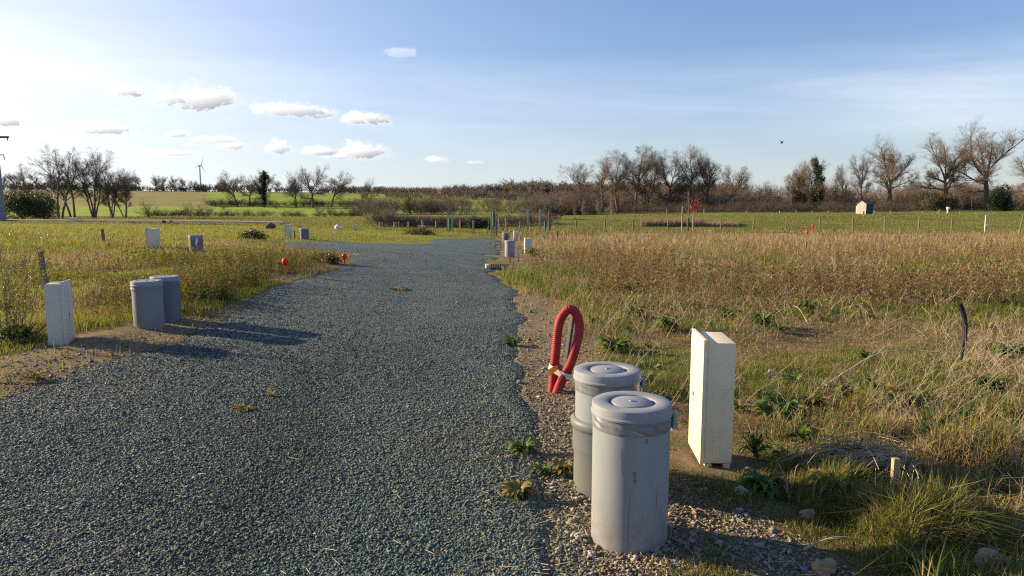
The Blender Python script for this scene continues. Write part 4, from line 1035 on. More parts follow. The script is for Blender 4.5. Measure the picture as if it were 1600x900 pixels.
# stakes
def stake(label, u, vb, vt, wpx, mat, d=None, lean=0, name='stake', cat='stake', group=None):
    p = at_d(u, d) if d else at(u, vb); zt = ztop(u, vt, p.y); w = max(.02, wpx * p.y / F)
    return bar(name, label, cat, (p.x, p.y, p.z - .25), (p.x + lean * (zt - p.z), p.y, zt), w, w * .8, mat, group)
stake('short pale wooden stake in the long grass at the lower right', 1396, 778, 716, 11, M_wood)
stake('grey wooden stake just behind the left cream box', 74, 450, 393, 7, M_woodold, 12, -.08)
stake('dark stake in the left meadow before the brown weeds', 163, 380, 358, 4, M_woodold, None, -.06)
stake('thin dark stake left of the slate pipe on the side arm', 461, 372, 360, 1.8, M_woodold, 30)
stake('thin dark stake behind the slate pipe on the side arm', 470, 372, 352, 1.6, M_woodold, 31)
stake('short brown peg right of the grate at the road edge', 797, 411, 402, 2, M_woodold)
stake('thin leaning brown peg between the pipe and the grate', 809, 412, 399, 2.2, M_woodold, None, .15)
stake('bare dark stump of a stick in the straw grass at right', 1258, 393, 378, 2.4, M_woodold, None, .1)
stake('weathered post in the weeds right of the grey box', 871, 377, 361, 2.4, M_woodold, 45)
# batter board
p = at(778, 391); o = thing('batter_board', 'low timber profile board of two pegs and a crossbar at the road edge', 'timber frame', p)
s = p.y / F
MB().box((-5 * s, .6, .08), (.045, .045, .55)).build('peg', M_wood, o); MB().box((4.5 * s, 0, .12), (.045, .045, .62)).build('peg', M_wood, o)
b = MB(); b.box((-.2 * s, .3, .26), (10 * s, .025, .06), math.atan2(-.6, 9.5 * s) * .0); b.build('crossbar', M_wood, o)
# grate
p = at(780, 419); o = thing('drain_grate', 'rusty steel grate lying flat at the right road edge', 'grate', (p.x, p.y, p.z + .03)); s = p.y / F
gw, gl = 28 * s, 1.1
m = MB()
for i in range(9): m.box((-gw / 2 + gw * i / 8, 0, .02), (.02, gl, .03))
for i in range(5): m.box((0, -gl / 2 + gl * i / 4, .024), (gw, .02, .024))
m.build('bars', M_steel, o)
for sg in (-1, 1): MB().box((0, sg * (gl / 2 + .025), .02), (gw + .08, .04, .05)).build('frame_rail', M_steel, o)
p = at(762, 420); tag(MB().box((p.x, p.y, p.z + .05), (.12, .5, .16), .1, .015).build('concrete_block', M_concrete), 'small pale concrete block at the left end of the grate', 'block')
p = at_d(659, 58); tag(MB().box((p.x, p.y, p.z + .1), (.62, .4, .3), .15, .03).build('concrete_block', M_concrete), 'pale concrete block in the grass in front of the hedge', 'block')

# red marker pegs
def marker(label, u, vb, vt, wpx, d=None, head=True):
    p = at_d(u, d) if d else at(u, vb); H = ztop(u, vt, p.y) - p.z; r = wpx * p.y / F / 2
    o = thing('marker_peg', label, 'marker peg', p, 0, 'red marker pegs')
    MB().lathe([(r * .12, -.15), (r * .16, 0), (r * .22, H - 2.2 * r), (r * .5, H - 1.9 * r)], 12).build('shaft', M_redpaint, o)
    MB().lathe([(0, H - 2.2 * r)] + [(r * sin(a), H - r * 1.05 - r * 1.12 * cos(a)) for a in np.linspace(.25, pi - .15, 12)] + [(0, H)], 20).build('head', M_redpaint, o); return o
marker('larger round-headed red peg at the edge of the weedy island', 446.5, 431, 403, 10)
marker('round-headed red peg at the tip of the island beside the thin white rod', 538.5, 413, 396.5, 8)
marker('tiny red peg left of the big shadowed clump near the road end', 646, 362.5, 355, 2.5, 47)
marker('tiny red peg on the dark clump near the road end', 661, 362, 353, 3, 47)
marker('tiny red peg in the far-left meadow below the evergreen bush', 23, 354, 349.5, 4, 50)
marker('tiny red peg in the weeds right of the stained pipe', 372, 378, 371, 3, 26)
marker('tiny red peg in the green pasture left of the shed', 1270, 361, 351, 3.5, 64)
marker('tiny red peg low at the pasture edge', 1262, 366, 360, 5, 60)
p = at(533, 393); bar('rod', 'thin white rod standing beside the island tip', 'rod', (p.x, p.y, p.z - .2), (p.x - .28, p.y, ztop(530, 357, p.y)), .012, .012, M_white)

def crumple(name, label, cat, loc, w, h, mat, seed, group=None, rough=.2, dep=.3):
    r = np.random.default_rng(seed); bm = bmesh.new(); bmesh.ops.create_icosphere(bm, subdivisions=3, radius=.5)
    for v in bm.verts:
        k = 1 + rough * (fbm(v.co.x * 3 + seed, v.co.y * 3 + v.co.z * 5, 1, seed) - .5) * 3
        v.co = Vector((v.co.x * w * k, v.co.y * dep * k, max(v.co.z * h * k + h * .42, -.05)))
    me = bpy.data.meshes.new(name); bm.to_mesh(me); bm.free(); me.materials.append(mat); o = link(bpy.data.objects.new(name, me)); o.location = loc
    return tag(o, label, cat, group)
p = at(207, 385); crumple('tape_scrap', 'crumpled scrap of red tape in the weeds left of the pale box', 'tape', p, .16, .09, M_redpaint, 3, None, .4, .12)
p = at_d(865, 44); m = MB(); z_ = ztop(865, 372, p.y) - p.z
m.tube([(-.12, 0, z_ + .16), (-.02, 0, z_ - .22), (.0, 0, z_ - .22), (.10, 0, z_ - .02)], [.025, .05, .05, .02], 6); m.tube([(0, .02, -.2), (0, .02, z_ - .1)], .015, 5)
tag(m.build('tape_flag', M_redpaint, None, p), 'red tape tied in a V on a stick in the right-hand weeds', 'flag')
p = at_d(812, 41); m = MB(); m.tube([(0, 0, -.2), (0, 0, .34)], .014, 5); m.add([(0, 0, .34), (.17, .02, .30), (.15, .0, .12), (0, 0, .14), (0, .01, .34), (.17, .03, .30), (.15, .01, .12), (0, .01, .14)], [[0, 1, 2, 3], [7, 6, 5, 4], [0, 4, 5, 1], [1, 5, 6, 2], [2, 6, 7, 3]])
tag(m.build('tape_flag', M_orange, None, p), 'small orange flag in the grass behind the pipes at the road end', 'flag')
p = at_d(423, 45); crumple('netting', 'dark crumpled netting scrap lying in the left meadow', 'netting', p, .5, .42, M_net, 5, None, .8, .2)
p = at_d(528.5, 50); o = thing('round_bale', 'small round pale bundle with a red top in the left meadow', 'bundle', p)
MB().lathe([(0, -.05), (.2, 0), (.27, .12), (.26, .24), (.16, .33), (0, .36)], 20).build('wrap', M_white, o); MB().lathe([(.03, .33), (.06, .355), (.05, .40), (0, .41)], 12).build('knot', M_redpaint, o)
p = at_d(256, 56); crumple('bucket', 'dark bucket lying in the meadow near the far lane', 'bucket', p, .38, .3, M_dark, 7, None, .1)
p = at_d(267, 56.5); crumple('bundle', 'dark bundle with a red patch right of the dark bucket', 'bundle', p, .36, .3, M_net, 8, None, .3); p = at_d(267.6, 56.2); crumple('tape_scrap', 'red scrap lying on the bundle in the far-left meadow', 'tape', (p.x, p.y, p.z + .08), .16, .18, M_redpaint, 9, None, .2, .1)

# ------------------------------------------------------------------ wire fences
def fence(name, label, posts, hpx, mat, wires, rad=.05, gy=0):
    """posts: (u, depth, top row, lean)"""
    o = thing(name, label, 'fence', (0, 0, 0)); tops = []
    for (u, d, vt, ln) in posts:
        p = at_d(u, d); zt = ztop(u, vt, p.y); q0 = Vector((p.x, p.y, p.z - .2)); q1 = Vector((p.x + ln, p.y, zt))
        MB().tube([q0, q0.lerp(q1, .5), q1], [rad, rad * .95, rad * .85], 7).build('post', mat, o); tops.append((q0, q1))
    if wires:
        m = MB()
        for f in wires:
            for (a0, a1), (b0, b1) in zip(tops, tops[1:]):
                pa = a0.lerp(a1, f); pb_ = b0.lerp(b1, f); mid = (pa + pb_) / 2 - Vector((0, 0, .03)); m.tube([pa, mid, pb_], .006, 4, False)
        m.build('wire', M_wire, o)
    return o
fence('wire_fence', 'wire fence on wooden posts along the near side of the right-hand pasture', [(813, 62, 345, 0), (857, 63, 344, 0), (900, 64, 343.5, 0), (945.5, 65, 343, 0), (989.5, 66, 343.5, 0), (1044, 66, 343, 0), (1127, 66, 343, -.05), (1176, 66, 340.5, .18), (1229, 66, 341.5, 0), (1281, 66, 340, 0), (1333, 66, 339, 0), (1382.5, 66, 337.5, 0), (1436, 66, 340, .03), (1487.5, 66, 340.5, .02), (1541, 66, 338, 0), (1594, 65, 335.5, .25), (1650, 65, 338, 0)], 20, M_woodold, (.55, .92), .072)
fence('wire_fence', 'distant post fence in front of the scrub behind the right pasture', [(1042, 122, 326, 0), (1100, 122, 326, 0), (1166, 122, 328, 0), (1218, 122, 329, 0), (1244, 122, 329, 0), (1269, 122, 329, 0), (1294, 122, 329, 0), (1366, 120, 329, 0), (1391, 120, 329, 0), (1442, 116, 330, 0), (1500, 114, 331, 0), (1525, 114, 331.5, 0), (1552, 113, 331.5, 0), (1579, 113, 333, 0), (1610, 113, 333, 0)], 8, M_woodpale, (.9,), .06)
fence('post_fence', 'row of pale posts in front of the brown hedge at the road end', [(593, 57, 347, 0), (597, 57, 347.5, 0), (616, 57.5, 347, 0), (619, 57.5, 347, 0), (623, 57.5, 346.5, 0), (638, 58, 346, 0), (659, 58.5, 344, 0), (661, 58.5, 346, 0), (681, 59, 345, 0), (719, 60, 343.5, 0), (735, 60.5, 344, 0), (750, 61, 342.5, 0), (764, 61.5, 342, 0), (779, 62, 341, 0), (790, 63, 341, 0)], 10, M_woodpale, (.85,), .05)
stake('white electric-fence post with a side arm at the right of the pasture', 1540, 364, 336.5, 1.7, M_strap, 62, name='fence_post', cat='post')
p = at_d(1540, 61.9); bar('insulator_arm', 'short white arm sticking out of the electric-fence post', 'insulator', (p.x + .02, p.y - .06, ztop(1540, 351.8, p.y)), (p.x + .3, p.y - .06, ztop(1540, 351.5, p.y)), .05, .05, M_white)
# sapling groups: stakes are separate, saplings carry a green guard
def sapling(label, u, d, vt, vg0, vg1, seed, mat, twig, guard=True):
    p = at_d(u, d); H = ztop(u, vt, d) - p.z; o = thing('sapling', label, 'sapling', p); r = np.random.default_rng(seed)
    MB().tube([(0, 0, -.1), (.02, 0, H * .35), (-.02, .02, H * .7), (.0, 0, H)], [.045, .035, .022, .008], 6).build('trunk', mat, o)
    k = 26; t = r.uniform(.45, .95, k); P0 = np.stack([0 * t, 0 * t, t * H], 1); D0 = _norm(np.stack([r.normal(0, 1, k), r.normal(0, 1, k), np.full(k, 1.3)], 1))
    n0 = grow(P0, D0, H * .3 * (1.2 - t), np.full(k, .012), 3, .1, .05, .5, r); P1 = spawn(*n0, H * .3 * (1.2 - t), 4, .2, .6, .5, .8, r); n1 = grow(*P1, 2, .1, .05, .5, r)
    S = cat_segs(segs_of(n0[0], n0[2]), segs_of(n1[0], n1[2])); S = (S[0], S[1], np.maximum(S[2], .008), np.maximum(S[3], .006)); V, T = prisms(S, 3); tri_mesh('crown', V, T, twig, None, False, o)
    if guard:
        g0 = ztop(u, vg1, d) - p.z; g1 = ztop(u, vg0, d) - p.z; MB().lathe([(.085, g0), (.09, (g0 + g1) / 2), (.085, g1), (.078, g1), (.075, g0)], 14).build('guard', M_green, o)
    return o
sapling('bare sapling with a green guard between stakes left of centre', 702.5, 54, 318, 341, 359.5, 1, M_bark, M_twig)
sapling('bare sapling with a green guard at the road end, between three stakes', 771.5, 47, 318, 331, 353, 2, M_bark, M_twig)
sapling('bare sapling with a low green guard right of the road end', 829, 66, 318, 337, 346, 3, M_bark, M_twig)
sapling('bare sapling between the tall dark stakes right of the grey box', 852, 56, 318, 345, 360, 4, M_bark, M_twig)
o = sapling('red-leaved sapling with a pale trunk and dark green guard in the pasture', 1075, 64, 300, 340, 361.5, 5, M_barkpale, M_twigrust)
rr = np.random.default_rng(4); pp = rr.normal(0, 1, (260, 3)) * np.array([.28, .28, .32]) + np.array([.62, 0, ztop(1075, 321, 64) - o.location.z]); V, T = leaf_cards(pp, .08, rr, 1, .02)
tri_mesh('red_leaves', V, T, M_leafveg, np.repeat(np.array([.30, .06, .045])[None] * rr.uniform(.6, 1.4, (len(V) // 4, 1)), 4, 0), False, o)
SG = 'tree stakes supporting the young saplings'
for (u, d, vt, w, lab) in [(699.5, 53, 333, 2.4, 'pale stake on the left of the sapling left of centre'), (707, 55, 333, 2.4, 'pale stake on the right of the sapling left of centre'), (739.5, 50, 344, 2.6, 'short leaning post alone in the grass before the road end hedge'), (762, 53, 355, 2, 'low stump of a post left of the road end sapling'),
                           (767.8, 46, 331, 2.6, 'tall pale stake on the left of the road end sapling'), (775.5, 49, 344, 2.6, 'darker stake on the right of the road end sapling'), (825.5, 66, 327, 2.2, 'pale stake left of the low green guard'), (843.8, 55, 327, 3.2, 'tall stake left of the sapling right of the grey box'), (859, 57, 327, 3.2, 'tall dark stake right of the sapling right of the grey box'),
                           (1066, 64, 322, 2.0, 'thin stake on the left of the red-leaved sapling'), (1083.5, 64, 329, 2.0, 'thin stake on the right of the red-leaved sapling')]:
    stake(lab, u, 0, vt, w, M_woodold if 'dark' in lab else M_woodpale, d, name='tree_stake', group=SG)

# ------------------------------------------------------------------ shed, tub, gate post
p = at_d(1350.5, 108); s = 108 / F
o = thing('shed', 'small wooden shed with a pitched roof and dark side wall at the pasture edge', 'shed', p, radians(-56))
W_, L2, Hs = 1.5, 1.9, 1.62; Hr = 2.12
b = MB(); b.add([(-W_ / 2, -L2 / 2, -.2), (W_ / 2, -L2 / 2, -.2), (W_ / 2, -L2 / 2, Hs), (0, -L2 / 2, Hr), (-W_ / 2, -L2 / 2, Hs), (-W_ / 2, L2 / 2, -.2), (W_ / 2, L2 / 2, -.2), (W_ / 2, L2 / 2, Hs), (0, L2 / 2, Hr), (-W_ / 2, L2 / 2, Hs)], [[0, 1, 2, 3, 4], [6, 5, 9, 8, 7], [5, 0, 4, 9], [0, 5, 6, 1]]); b.build('wall', M_shedwood, o)
b = MB(); b.box((W_ / 2 + .012, 0, Hs / 2 - .1), (.024, L2, Hs + .18)); b.build('side_wall', M_shedside, o)
b = MB()
for sg in (-1, 1):
    a = math.atan2(Hr - Hs, W_ / 2); ln = math.hypot(Hr - Hs, W_ / 2) + .18
    b.box((sg * (W_ / 4 + .05), 0, (Hs + Hr) / 2 + .0), (ln, L2 + .2, .05), 0, 0, Matrix.Rotation(sg * a, 4, 'Y'))
b.build('roof', M_roof, o)
b = MB(); b.box((.42, -L2 / 2 - .012, .28), (.18, .03, .42)); b.build('hatch', M_dark, o)
p2 = at_d(1339.2, 108.5); tag(MB().box((p2.x, p2.y, p2.z + .7), (.34, .5, 1.05), radians(-20), .05).build('water_tank', M_white), 'white upright container against the left wall of the shed', 'container')
p = at_d(1481, 112); o = thing('water_tub', 'white tub on a post beside the forked oak', 'tub', p)
MB().lathe([(0, .62), (.2, .62), (.27, .72), (.29, 1.0), (.25, 1.05), (0, 1.03)], 20).build('tub', M_white, o); MB().tube([(-.08, 0, -.2), (-.06, 0, .64)], .1, 8).build('post', M_white, o)
p = at_d(1468, 112); o = thing('strainer_post', 'fence strainer post braced by two slanting struts left of the white tub', 'post', p)
MB().tube([(0, 0, -.2), (0, 0, .62)], .08, 7).build('post', M_woodpale, o); MB().tube([(-.55, 0, -.1), (-.05, 0, .5)], .05, 6).build('strut', M_woodpale, o); MB().tube([(.6, 0, -.1), (.05, 0, .55)], .05, 6).build('strut', M_woodpale, o)

# ------------------------------------------------------------------ far things
p = at_d(-4, 60); zt = ztop(0, 212, 60) - p.z
o = thing('utility_pole', 'large tapered concrete utility pole cut by the left edge of the photo', 'utility pole', p)
MB().box((0, 0, 0), (1, 1, 1)).v
b = MB(); V = []
for z_, w_ in ((-.3, .56), (3.2, .48), (zt, .42)):
    V += [(-w_, -w_ * .7, z_), (w_, -w_ * .7, z_), (w_, w_ * .7, z_), (-w_, w_ * .7, z_)]
b.add(V, [[4 * k + i, 4 * k + (i + 1) % 4, 4 * k + 4 + (i + 1) % 4, 4 * k + 4 + i] for k in range(2) for i in range(4)] + [[8, 9, 10, 11]]); b.build('shaft', M_pole, o)
b = MB(); b.box((.15, 0, zt - .12), (2.9, .14, .16)); b.build('crossarm', M_greystake, o)
for x_ in (1.5, -1.2): MB().tube([(x_, 0, zt - .17), (x_, 0, zt - .42)], [.05, .03], 8).build('insulator', M_greystake, o)
MB().tube([(.30, 0, zt - 1.65), (1.05, 0, zt - 1.6), (1.08, 0, zt - 2.0)], .045, 6).build('bracket', M_greystake, o)
p = at_d(752, 372); p2 = at_d(754.6, 374)
for (pp_, lab) in ((p2, 'thin far utility pole with a crossarm in front of the blue barn'),):
    o = thing('utility_pole', lab, 'utility pole', pp_); b = MB(); b.tube([(0, 0, 0), (0, 0, 4.6)], [.14, .1], 6); b.build('pole', M_woodold, o); b = MB(); b.box((0, 0, 4.5), (2.6, .12, .14)); b.build('crossarm', M_woodpale, o)
p = at_d(768, 400); o = thing('barn', 'distant barn with a dark blue roof in the wooded ridge', 'barn', (p.x, p.y, p.z), radians(14))
b = MB(); b.add([(-5.5, -3, 0), (5, -3, 0), (5, 3, 0), (-5.5, 3, 0), (-5.5, -3, 2.2), (5, -3, 2.2), (5, 3, 2.2), (-5.5, 3, 2.2)], [[0, 1, 5, 4], [1, 2, 6, 5], [2, 3, 7, 6], [3, 0, 4, 7]]); b.build('wall', M_barn, o)
b = MB(); b.add([(-6, -3.4, 2.1), (5.5, -3.4, 2.1), (4.2, 0, 5.0), (-3.5, 0, 4.3), (5.5, 3.4, 2.1), (-6, 3.4, 2.1)], [[0, 1, 2, 3], [1, 4, 2], [4, 5, 3, 2], [5, 0, 3]]); b.build('roof', M_barn, o)
x_, y_ = (318.5 - CU) / F * 1200, 1200.; zb = h1(x_, y_); zh = ztop(318, 259, 1200) - zb
o = thing('wind_turbine', 'distant white wind turbine on the left skyline', 'wind turbine', (x_, y_, zb), radians(72))
MB().lathe([(1.9, -1), (1.5, zh * .5), (1.1, zh - .8)], 16).build('tower', M_white, o)
b = MB(); b.box((0, 1.0, zh), (2.0, 6.5, 2.2), 0, .4); b.build('nacelle', M_white, o)
MB().lathe([(0, -1.2), (.8, -.9), (1.1, 0), (1.0, 1.0), (0, 1.0)], 12).build('hub', M_white, o, (0, -3.2, zh)).rotation_euler = (pi / 2, 0, 0)
for k in range(3):
    a = radians(18 + 120 * k); b = MB(); V = []
    for t, w_, th in ((0, .8, .6), (.12, 1.3, .4), (.5, .8, .22), (1, .15, .06)):
        for (sx, sy) in ((-.4, -1), (.6, -1), (.6, 1), (-.4, 1)): V.append((sx * w_, sy * th / 2, t * 16.5))
    b.add(V, [[4 * q_ + i, 4 * q_ + (i + 1) % 4, 4 * q_ + 4 + (i + 1) % 4, 4 * q_ + 4 + i] for q_ in range(3) for i in range(4)] + [[12, 13, 14, 15]])
    bl = b.build('blade', M_white, o, (0, -3.9, zh)); bl.rotation_euler = (0, a, 0)
# bird
q = unproj(1221.5, 223.5, 60); o = thing('bird', 'small dark bird flying above the right-hand trees', 'bird', q, .6)
MB().lathe([(0, -.13), (.03, -.10), (.045, 0), (.035, .07), (.025, .10), (.028, .125), (0, .155)], 10).build('body', M_bird, o).rotation_euler = (pi / 2 - .3, 0, 0)
for s_ in (-1, 1):
    w = MB(); w.add([(0, .05, .02), (s_ * .12, .06, .13), (s_ * .24, -.02, .24), (s_ * .12, -.05, .12), (0, -.06, .02), (0, .05, .008), (s_ * .12, .06, .12), (s_ * .12, -.05, .11), (0, -.06, .008)], [[0, 1, 3, 4], [1, 2, 3], [5, 8, 7, 6], [6, 7, 2], [0, 5, 6, 1], [4, 3, 7, 8], [1, 6, 2], [3, 2, 7]]); w.build('wing', M_bird, o)
# far lane on the left
V, T = [], []; us_ = np.arange(-260, 446, 8)
for i, u in enumerate(us_):
    for (d, dz) in ((59.8, -.1), (60.0, .16), (63.2, .2), (63.4, -.1)):
        x_ = (u - CU) / F * d; V.append((x_, d, float(hbase(x_, d)) + dz))
for i in range(len(us_) - 1):
    for k in range(3): a = 4 * i + k; T += [[a, a + 4, a + 5], [a, a + 5, a + 1]]
o = tri_mesh('lane', np.array(V), np.array(T), M_tarmac, None); o['kind'] = 'structure'
# reed strip
x, y = rng.uniform(.185, .325, 9000), rng.uniform(72, 78, 9000); x = x * y; n = len(x)
blades('reeds', x, y, hz(x, y), rng.uniform(.45, .9, n) * (1 - .35 * (x / y > .27)), np.full(n, .05), .15, pal(n, [np.array([.32, .23, .125]), np.array([.22, .15, .085]), STRAW], [3, 3, 1]))

# ------------------------------------------------------------------ plants one can point at
def leaf_tri(L, w, rise, droop, a, r, V, T, C, c):
    o = len(V); ca, sa = cos(a), sin(a); n = 5
    for i in range(n):
        t = i / (n - 1); d = L * t; z = rise * L * sin(t * pi * .62) - droop * L * t * t; ww = w * (sin(pi * min(t * .86 + .1, 1)) ** .8) * (1 if i < n - 1 else .05)
        for s in (-1, 0, 1):
            q = s * ww / 2; V.append((ca * d - sa * q, sa * d + ca * q, z + .25 * abs(s) * ww + .01)); C.append(c)
    for i in range(n - 1):
        for s in (0, 1):
            k = o + 3 * i + s; T += [[k, k + 3, k + 4], [k, k + 4, k + 1]]
def rosette(label, u, v, R, n, col, seed, broad=.26, rise=.5):
    p = at(u, v); r = np.random.default_rng(seed); V, T, C = [], [], []
    for i in range(n):
        c = np.array(col) * r.uniform(.6, 1.4) if r.random() > .12 else np.array([.28, .22, .05]); L = R * r.uniform(.45, 1.1)
        leaf_tri(L, L * broad * r.uniform(.7, 1.3), rise * r.uniform(.5, 1.8), .35, r.uniform(0, 6.28), r, V, T, C, c)
    o = thing('weed_plant', label, 'weed', p, 0, 'leafy green weeds on the verge and in the grass')
    tri_mesh('leaves', np.array(V), np.array(T), M_leafveg, np.array(C), True, o); MB().lathe([(.012, -.06), (.014, .02), (.004, .035)], 7).build('crown_root', M_bark, o)
G1 = (.11, .18, .025); G2 = (.085, .155, .03); G3 = (.15, .19, .03)
for a in [('leafy green dock rosette on the gravel edge level with the rear pipe', 818, 708, .15, 34, G1, 1), ('yellow-green weed on the gravel edge left of the nearest pipe', 808, 780, .12, 60, (.22, .19, .05), 2, .34, .5), ('small green weed at the gravel edge left of the red loop', 799, 540, .15, 34, G1, 3),
          ('bright green leafy clump behind the rear pipe', 958, 551, .24, 60, G1, 4), ('green leafy weed beside the pale rock, right of the cream box', 1193, 776, .16, 44, G2, 5, .34), ('spreading dark green weed near the wooden stake', 1318, 762, .20, 90, G2, 6, .3), ('tall dark grass-like weed in the shade of the cream box', 1178, 712, .17, 90, (.05, .085, .02), 7, .08, .8),
          ('green weed in the bare soil right of the cream box', 1225, 645, .26, 30, G2, 8), ('low green weed left of the black conduit', 1410, 640, .25, 30, G2, 9), ('bright green weed among dry grass above the red loop', 978, 458, .34, 60, G1, 10), ('small green weed between the two verge patches', 845, 742, .11, 22, G1, 11), ('small weed at the foot of the rear pipe', 880, 742, .10, 60, (.20, .19, .05), 12, .34, .6),
          ('yellow weed on the gravel in front of the left shadows', 384, 642, .13, 26, (.26, .20, .04), 13, .16, .3), ('small yellow weed just behind the other on the gravel', 425, 624, .07, 14, (.26, .2, .04), 14, .2, .8), ('flat yellow weed on the gravel right of the long pipe shadows', 534, 540, .15, 24, (.24, .22, .05), 15, .16, .2), ('pale yellow weed patch in the middle of the gravel road', 624, 453, .34, 60, (.26, .22, .08), 16, .12, .1), ('yellow weed on the left verge by the cream box', 55, 595, .16, 24, (.26, .23, .05), 17), ('bright yellow-green plant at the foot of the grey box by the road end', 833, 401, .5, 30, (.2, .22, .03), 18), ('tiny green sprout on the gravel at the bottom', 905, 765, .07, 10, G1, 19)]:
    rosette(*a)
for i, (u, v, R_, n_, c_) in enumerate([(1205, 655, .15, 40, G2), (1270, 642, .15, 44, G2), (1250, 690, .13, 40, G1), (1295, 785, .16, 60, G2), (1345, 745, .14, 60, G1), (1275, 745, .12, 40, G2), (1330, 620, .16, 44, G1), (1135, 500, .22, 44, G1), (1190, 515, .22, 44, G2), (1262, 492, .2, 40, G1), (1040, 520, .2, 40, G1), (990, 500, .22, 40, G3), (1460, 690, .15, 44, G2), (1540, 610, .18, 44, G2), (1575, 560, .2, 44, G2), (1240, 600, .13, 34, G2), (1150, 640, .1, 30, G2), (1360, 800, .13, 50, G2), (1225, 720, .10, 36, G2)]):
    rosette('low leafy green weed in the rough ground right of the cream box', u, v, R_, n_, c_, 200 + i, .36, .6)
for i in range(46):       # more weeds through the right-hand ground
    u = float(rng.uniform(880, 1590)); v = float(rng.uniform(470, 690)); 
    if 1060 < u < 1160 and v > 500: continue
    rosette('small leafy green weed scattered in the rough grass at right', u, v, float(rng.uniform(.06, .15)), int(rng.integers(18, 44)), [G1, G2, G3][i % 3], 100 + i, float(rng.uniform(.16, .34)), float(rng.uniform(.3, .8)))
# feathery broom-like weed at the left edge
p = at(22, 528); r = np.random.default_rng(12); o = thing('broom_shrub', 'tall feathery green weed at the left edge of the photo', 'shrub', p)
k = 20; P0 = np.concatenate([r.normal(0, .10, (k, 2)), np.zeros((k, 1))], 1); D0 = _norm(np.concatenate([r.normal(0, .20, (k, 2)), np.ones((k, 1))], 1)); L0 = r.uniform(.5, 1.3, k); R0_ = np.full(k, .005)
n0 = grow(P0, D0, L0, R0_, 6, .05, .03, .4, r); P1 = spawn(*n0, L0, 18, .2, .45, .24, .5, r); n1 = grow(*P1, 2, .06, .06, .5, r)
V, T = prisms(segs_of(n0[0], n0[2]), 4); tri_mesh('stem', V, T, M_twig, None, False, o)
ends = n1[0].reshape(-1, 3); V, T = leaf_cards(ends, .016, r, 2, .02); V2, T2 = prisms(tuple(np.maximum(a, .0016) if a.ndim == 1 else a for a in segs_of(n1[0], n1[2])), 3); VV, TT = join_vt([(V, T), (V2, T2)])
tri_mesh('foliage', VV, TT, M_leafveg, np.tile(np.array([.27, .26, .075]), (len(VV), 1)) * r.uniform(.7, 1.3, (len(VV), 1)), False, o)
# dark weed clumps
def clump(label, u, vb, d, w, h, col, seed, name='weed_clump', n=1500, size=.05):
    p = at_d(u, d) if d else at(u, vb); r = np.random.default_rng(seed); o = thing(name, label, 'weeds', p)
    q = r.normal(0, 1, (n, 3)); q = _norm(q) * (r.uniform(.2, 1, (n, 1)) ** .5); q[:, 2] = np.abs(q[:, 2]); q *= np.array([w / 2, w * .35, h]) * r.uniform(.7, 1.15, (n, 1)); V, T = leaf_cards(q, size, r, 1, size * .5)
    C = np.repeat(np.array(col)[None] * r.uniform(.5, 1.6, (len(V) // 4, 1)), 4, 0); tri_mesh('leaves', V, T, M_leafveg, C, False, o)
    m = MB()
    for i in range(9): a = r.normal(0, .25, 2); m.tube([(a[0] * w * .3, a[1] * w * .3, -.05), (a[0] * w, a[1] * w * .6, h * r.uniform(.6, 1.0))], [.012, .006], 5)
    m.build('stem', M_twigdark, o)
clump('dark weedy mound casting a shadow at the left of the road end', 655, 0, 46, 2.3, .55, (.08, .085, .03), 1)
clump('dark brown weed clump at the tip of the island', 508, 411, None, .9, .28, (.10, .085, .04), 2, n=900, size=.035)
clump('dark green weed clump left of the slim white box', 396, 374, None, 1.1, .38, (.06, .08, .025), 3, n=1000)
clump('low green weed clump right of the slate pipe pair', 330, 470, None, .75, .24, (.09, .12, .03), 4, n=900, size=.03)
clump('green weed clump at the left edge of the gravel verge', 20, 535, None, .7, .22, (.09, .12, .025), 5, n=900, size=.03)
# stalks lying in the grass
def stalk(label, pts, w, mat, name='dry_stalk', seed=1, forks=3):
    P = [at(u, v) + Vector((0, 0, dz)) for (u, v, dz) in pts]; c = catmull(P, 6); m = MB().tube(c, list(np.linspace(w, w * .35, len(c))), 6); r = random.Random(seed)
    for i in range(forks):
        a = c[int(len(c) * r.uniform(.3, .8))]; e = a + Vector((r.uniform(.1, .35), r.uniform(-.2, .25), r.uniform(-.06, .08))); m.tube([a, a.lerp(e, .5) + Vector((0, 0, .03)), e], [w * .5, w * .35, w * .2], 5)
    return tag(m.build(name, mat), label, 'dry stalk')
M_straw = noisy('bleached_stalk', (.42, .34, .22), (.56, .46, .31), 12, .8)
stalk('long bleached forked stalk lying in the grass left of the black conduit', [(1290, 604, .02), (1325, 588, .06), (1370, 572, .12), (1425, 562, .10), (1480, 560, .06)], .011, M_straw, seed=2, forks=5)
stalk('pale arching stalk above the cream box', [(1205, 500, .02), (1225, 494, .12), (1245, 495, .14), (1262, 512, .02)], .008, M_straw, seed=3, forks=1)
stalk('thin dry stalk on the shaded ground at the lower right', [(1255, 862, .01), (1300, 850, .05), (1345, 846, .03)], .006, M_straw, seed=4, forks=1)
# dry grass heap
p = at(1322, 742); r = np.random.default_rng(21); n = 260; a = r.normal(.35, .5, n); P0 = np.stack([r.normal(.25, .12, n), r.normal(0, .10, n), np.full(n, .12) + r.normal(0, .03, n)], 1)
D0 = _norm(np.stack([-np.cos(a), -np.sin(a) * .8, r.normal(.35, .2, n)], 1)); nn = grow(P0, D0, r.uniform(.25, .62, n), np.full(n, .003), 5, .08, -.17, .5, r); V, T = prisms(segs_of(nn[0], nn[2]), 3)
o = tri_mesh('dry_grass_heap', V, T, M_straw, None, False); o.location = p; tag(o, 'drooping heap of dead straw-coloured grass left of the wooden stake', 'dead grass')
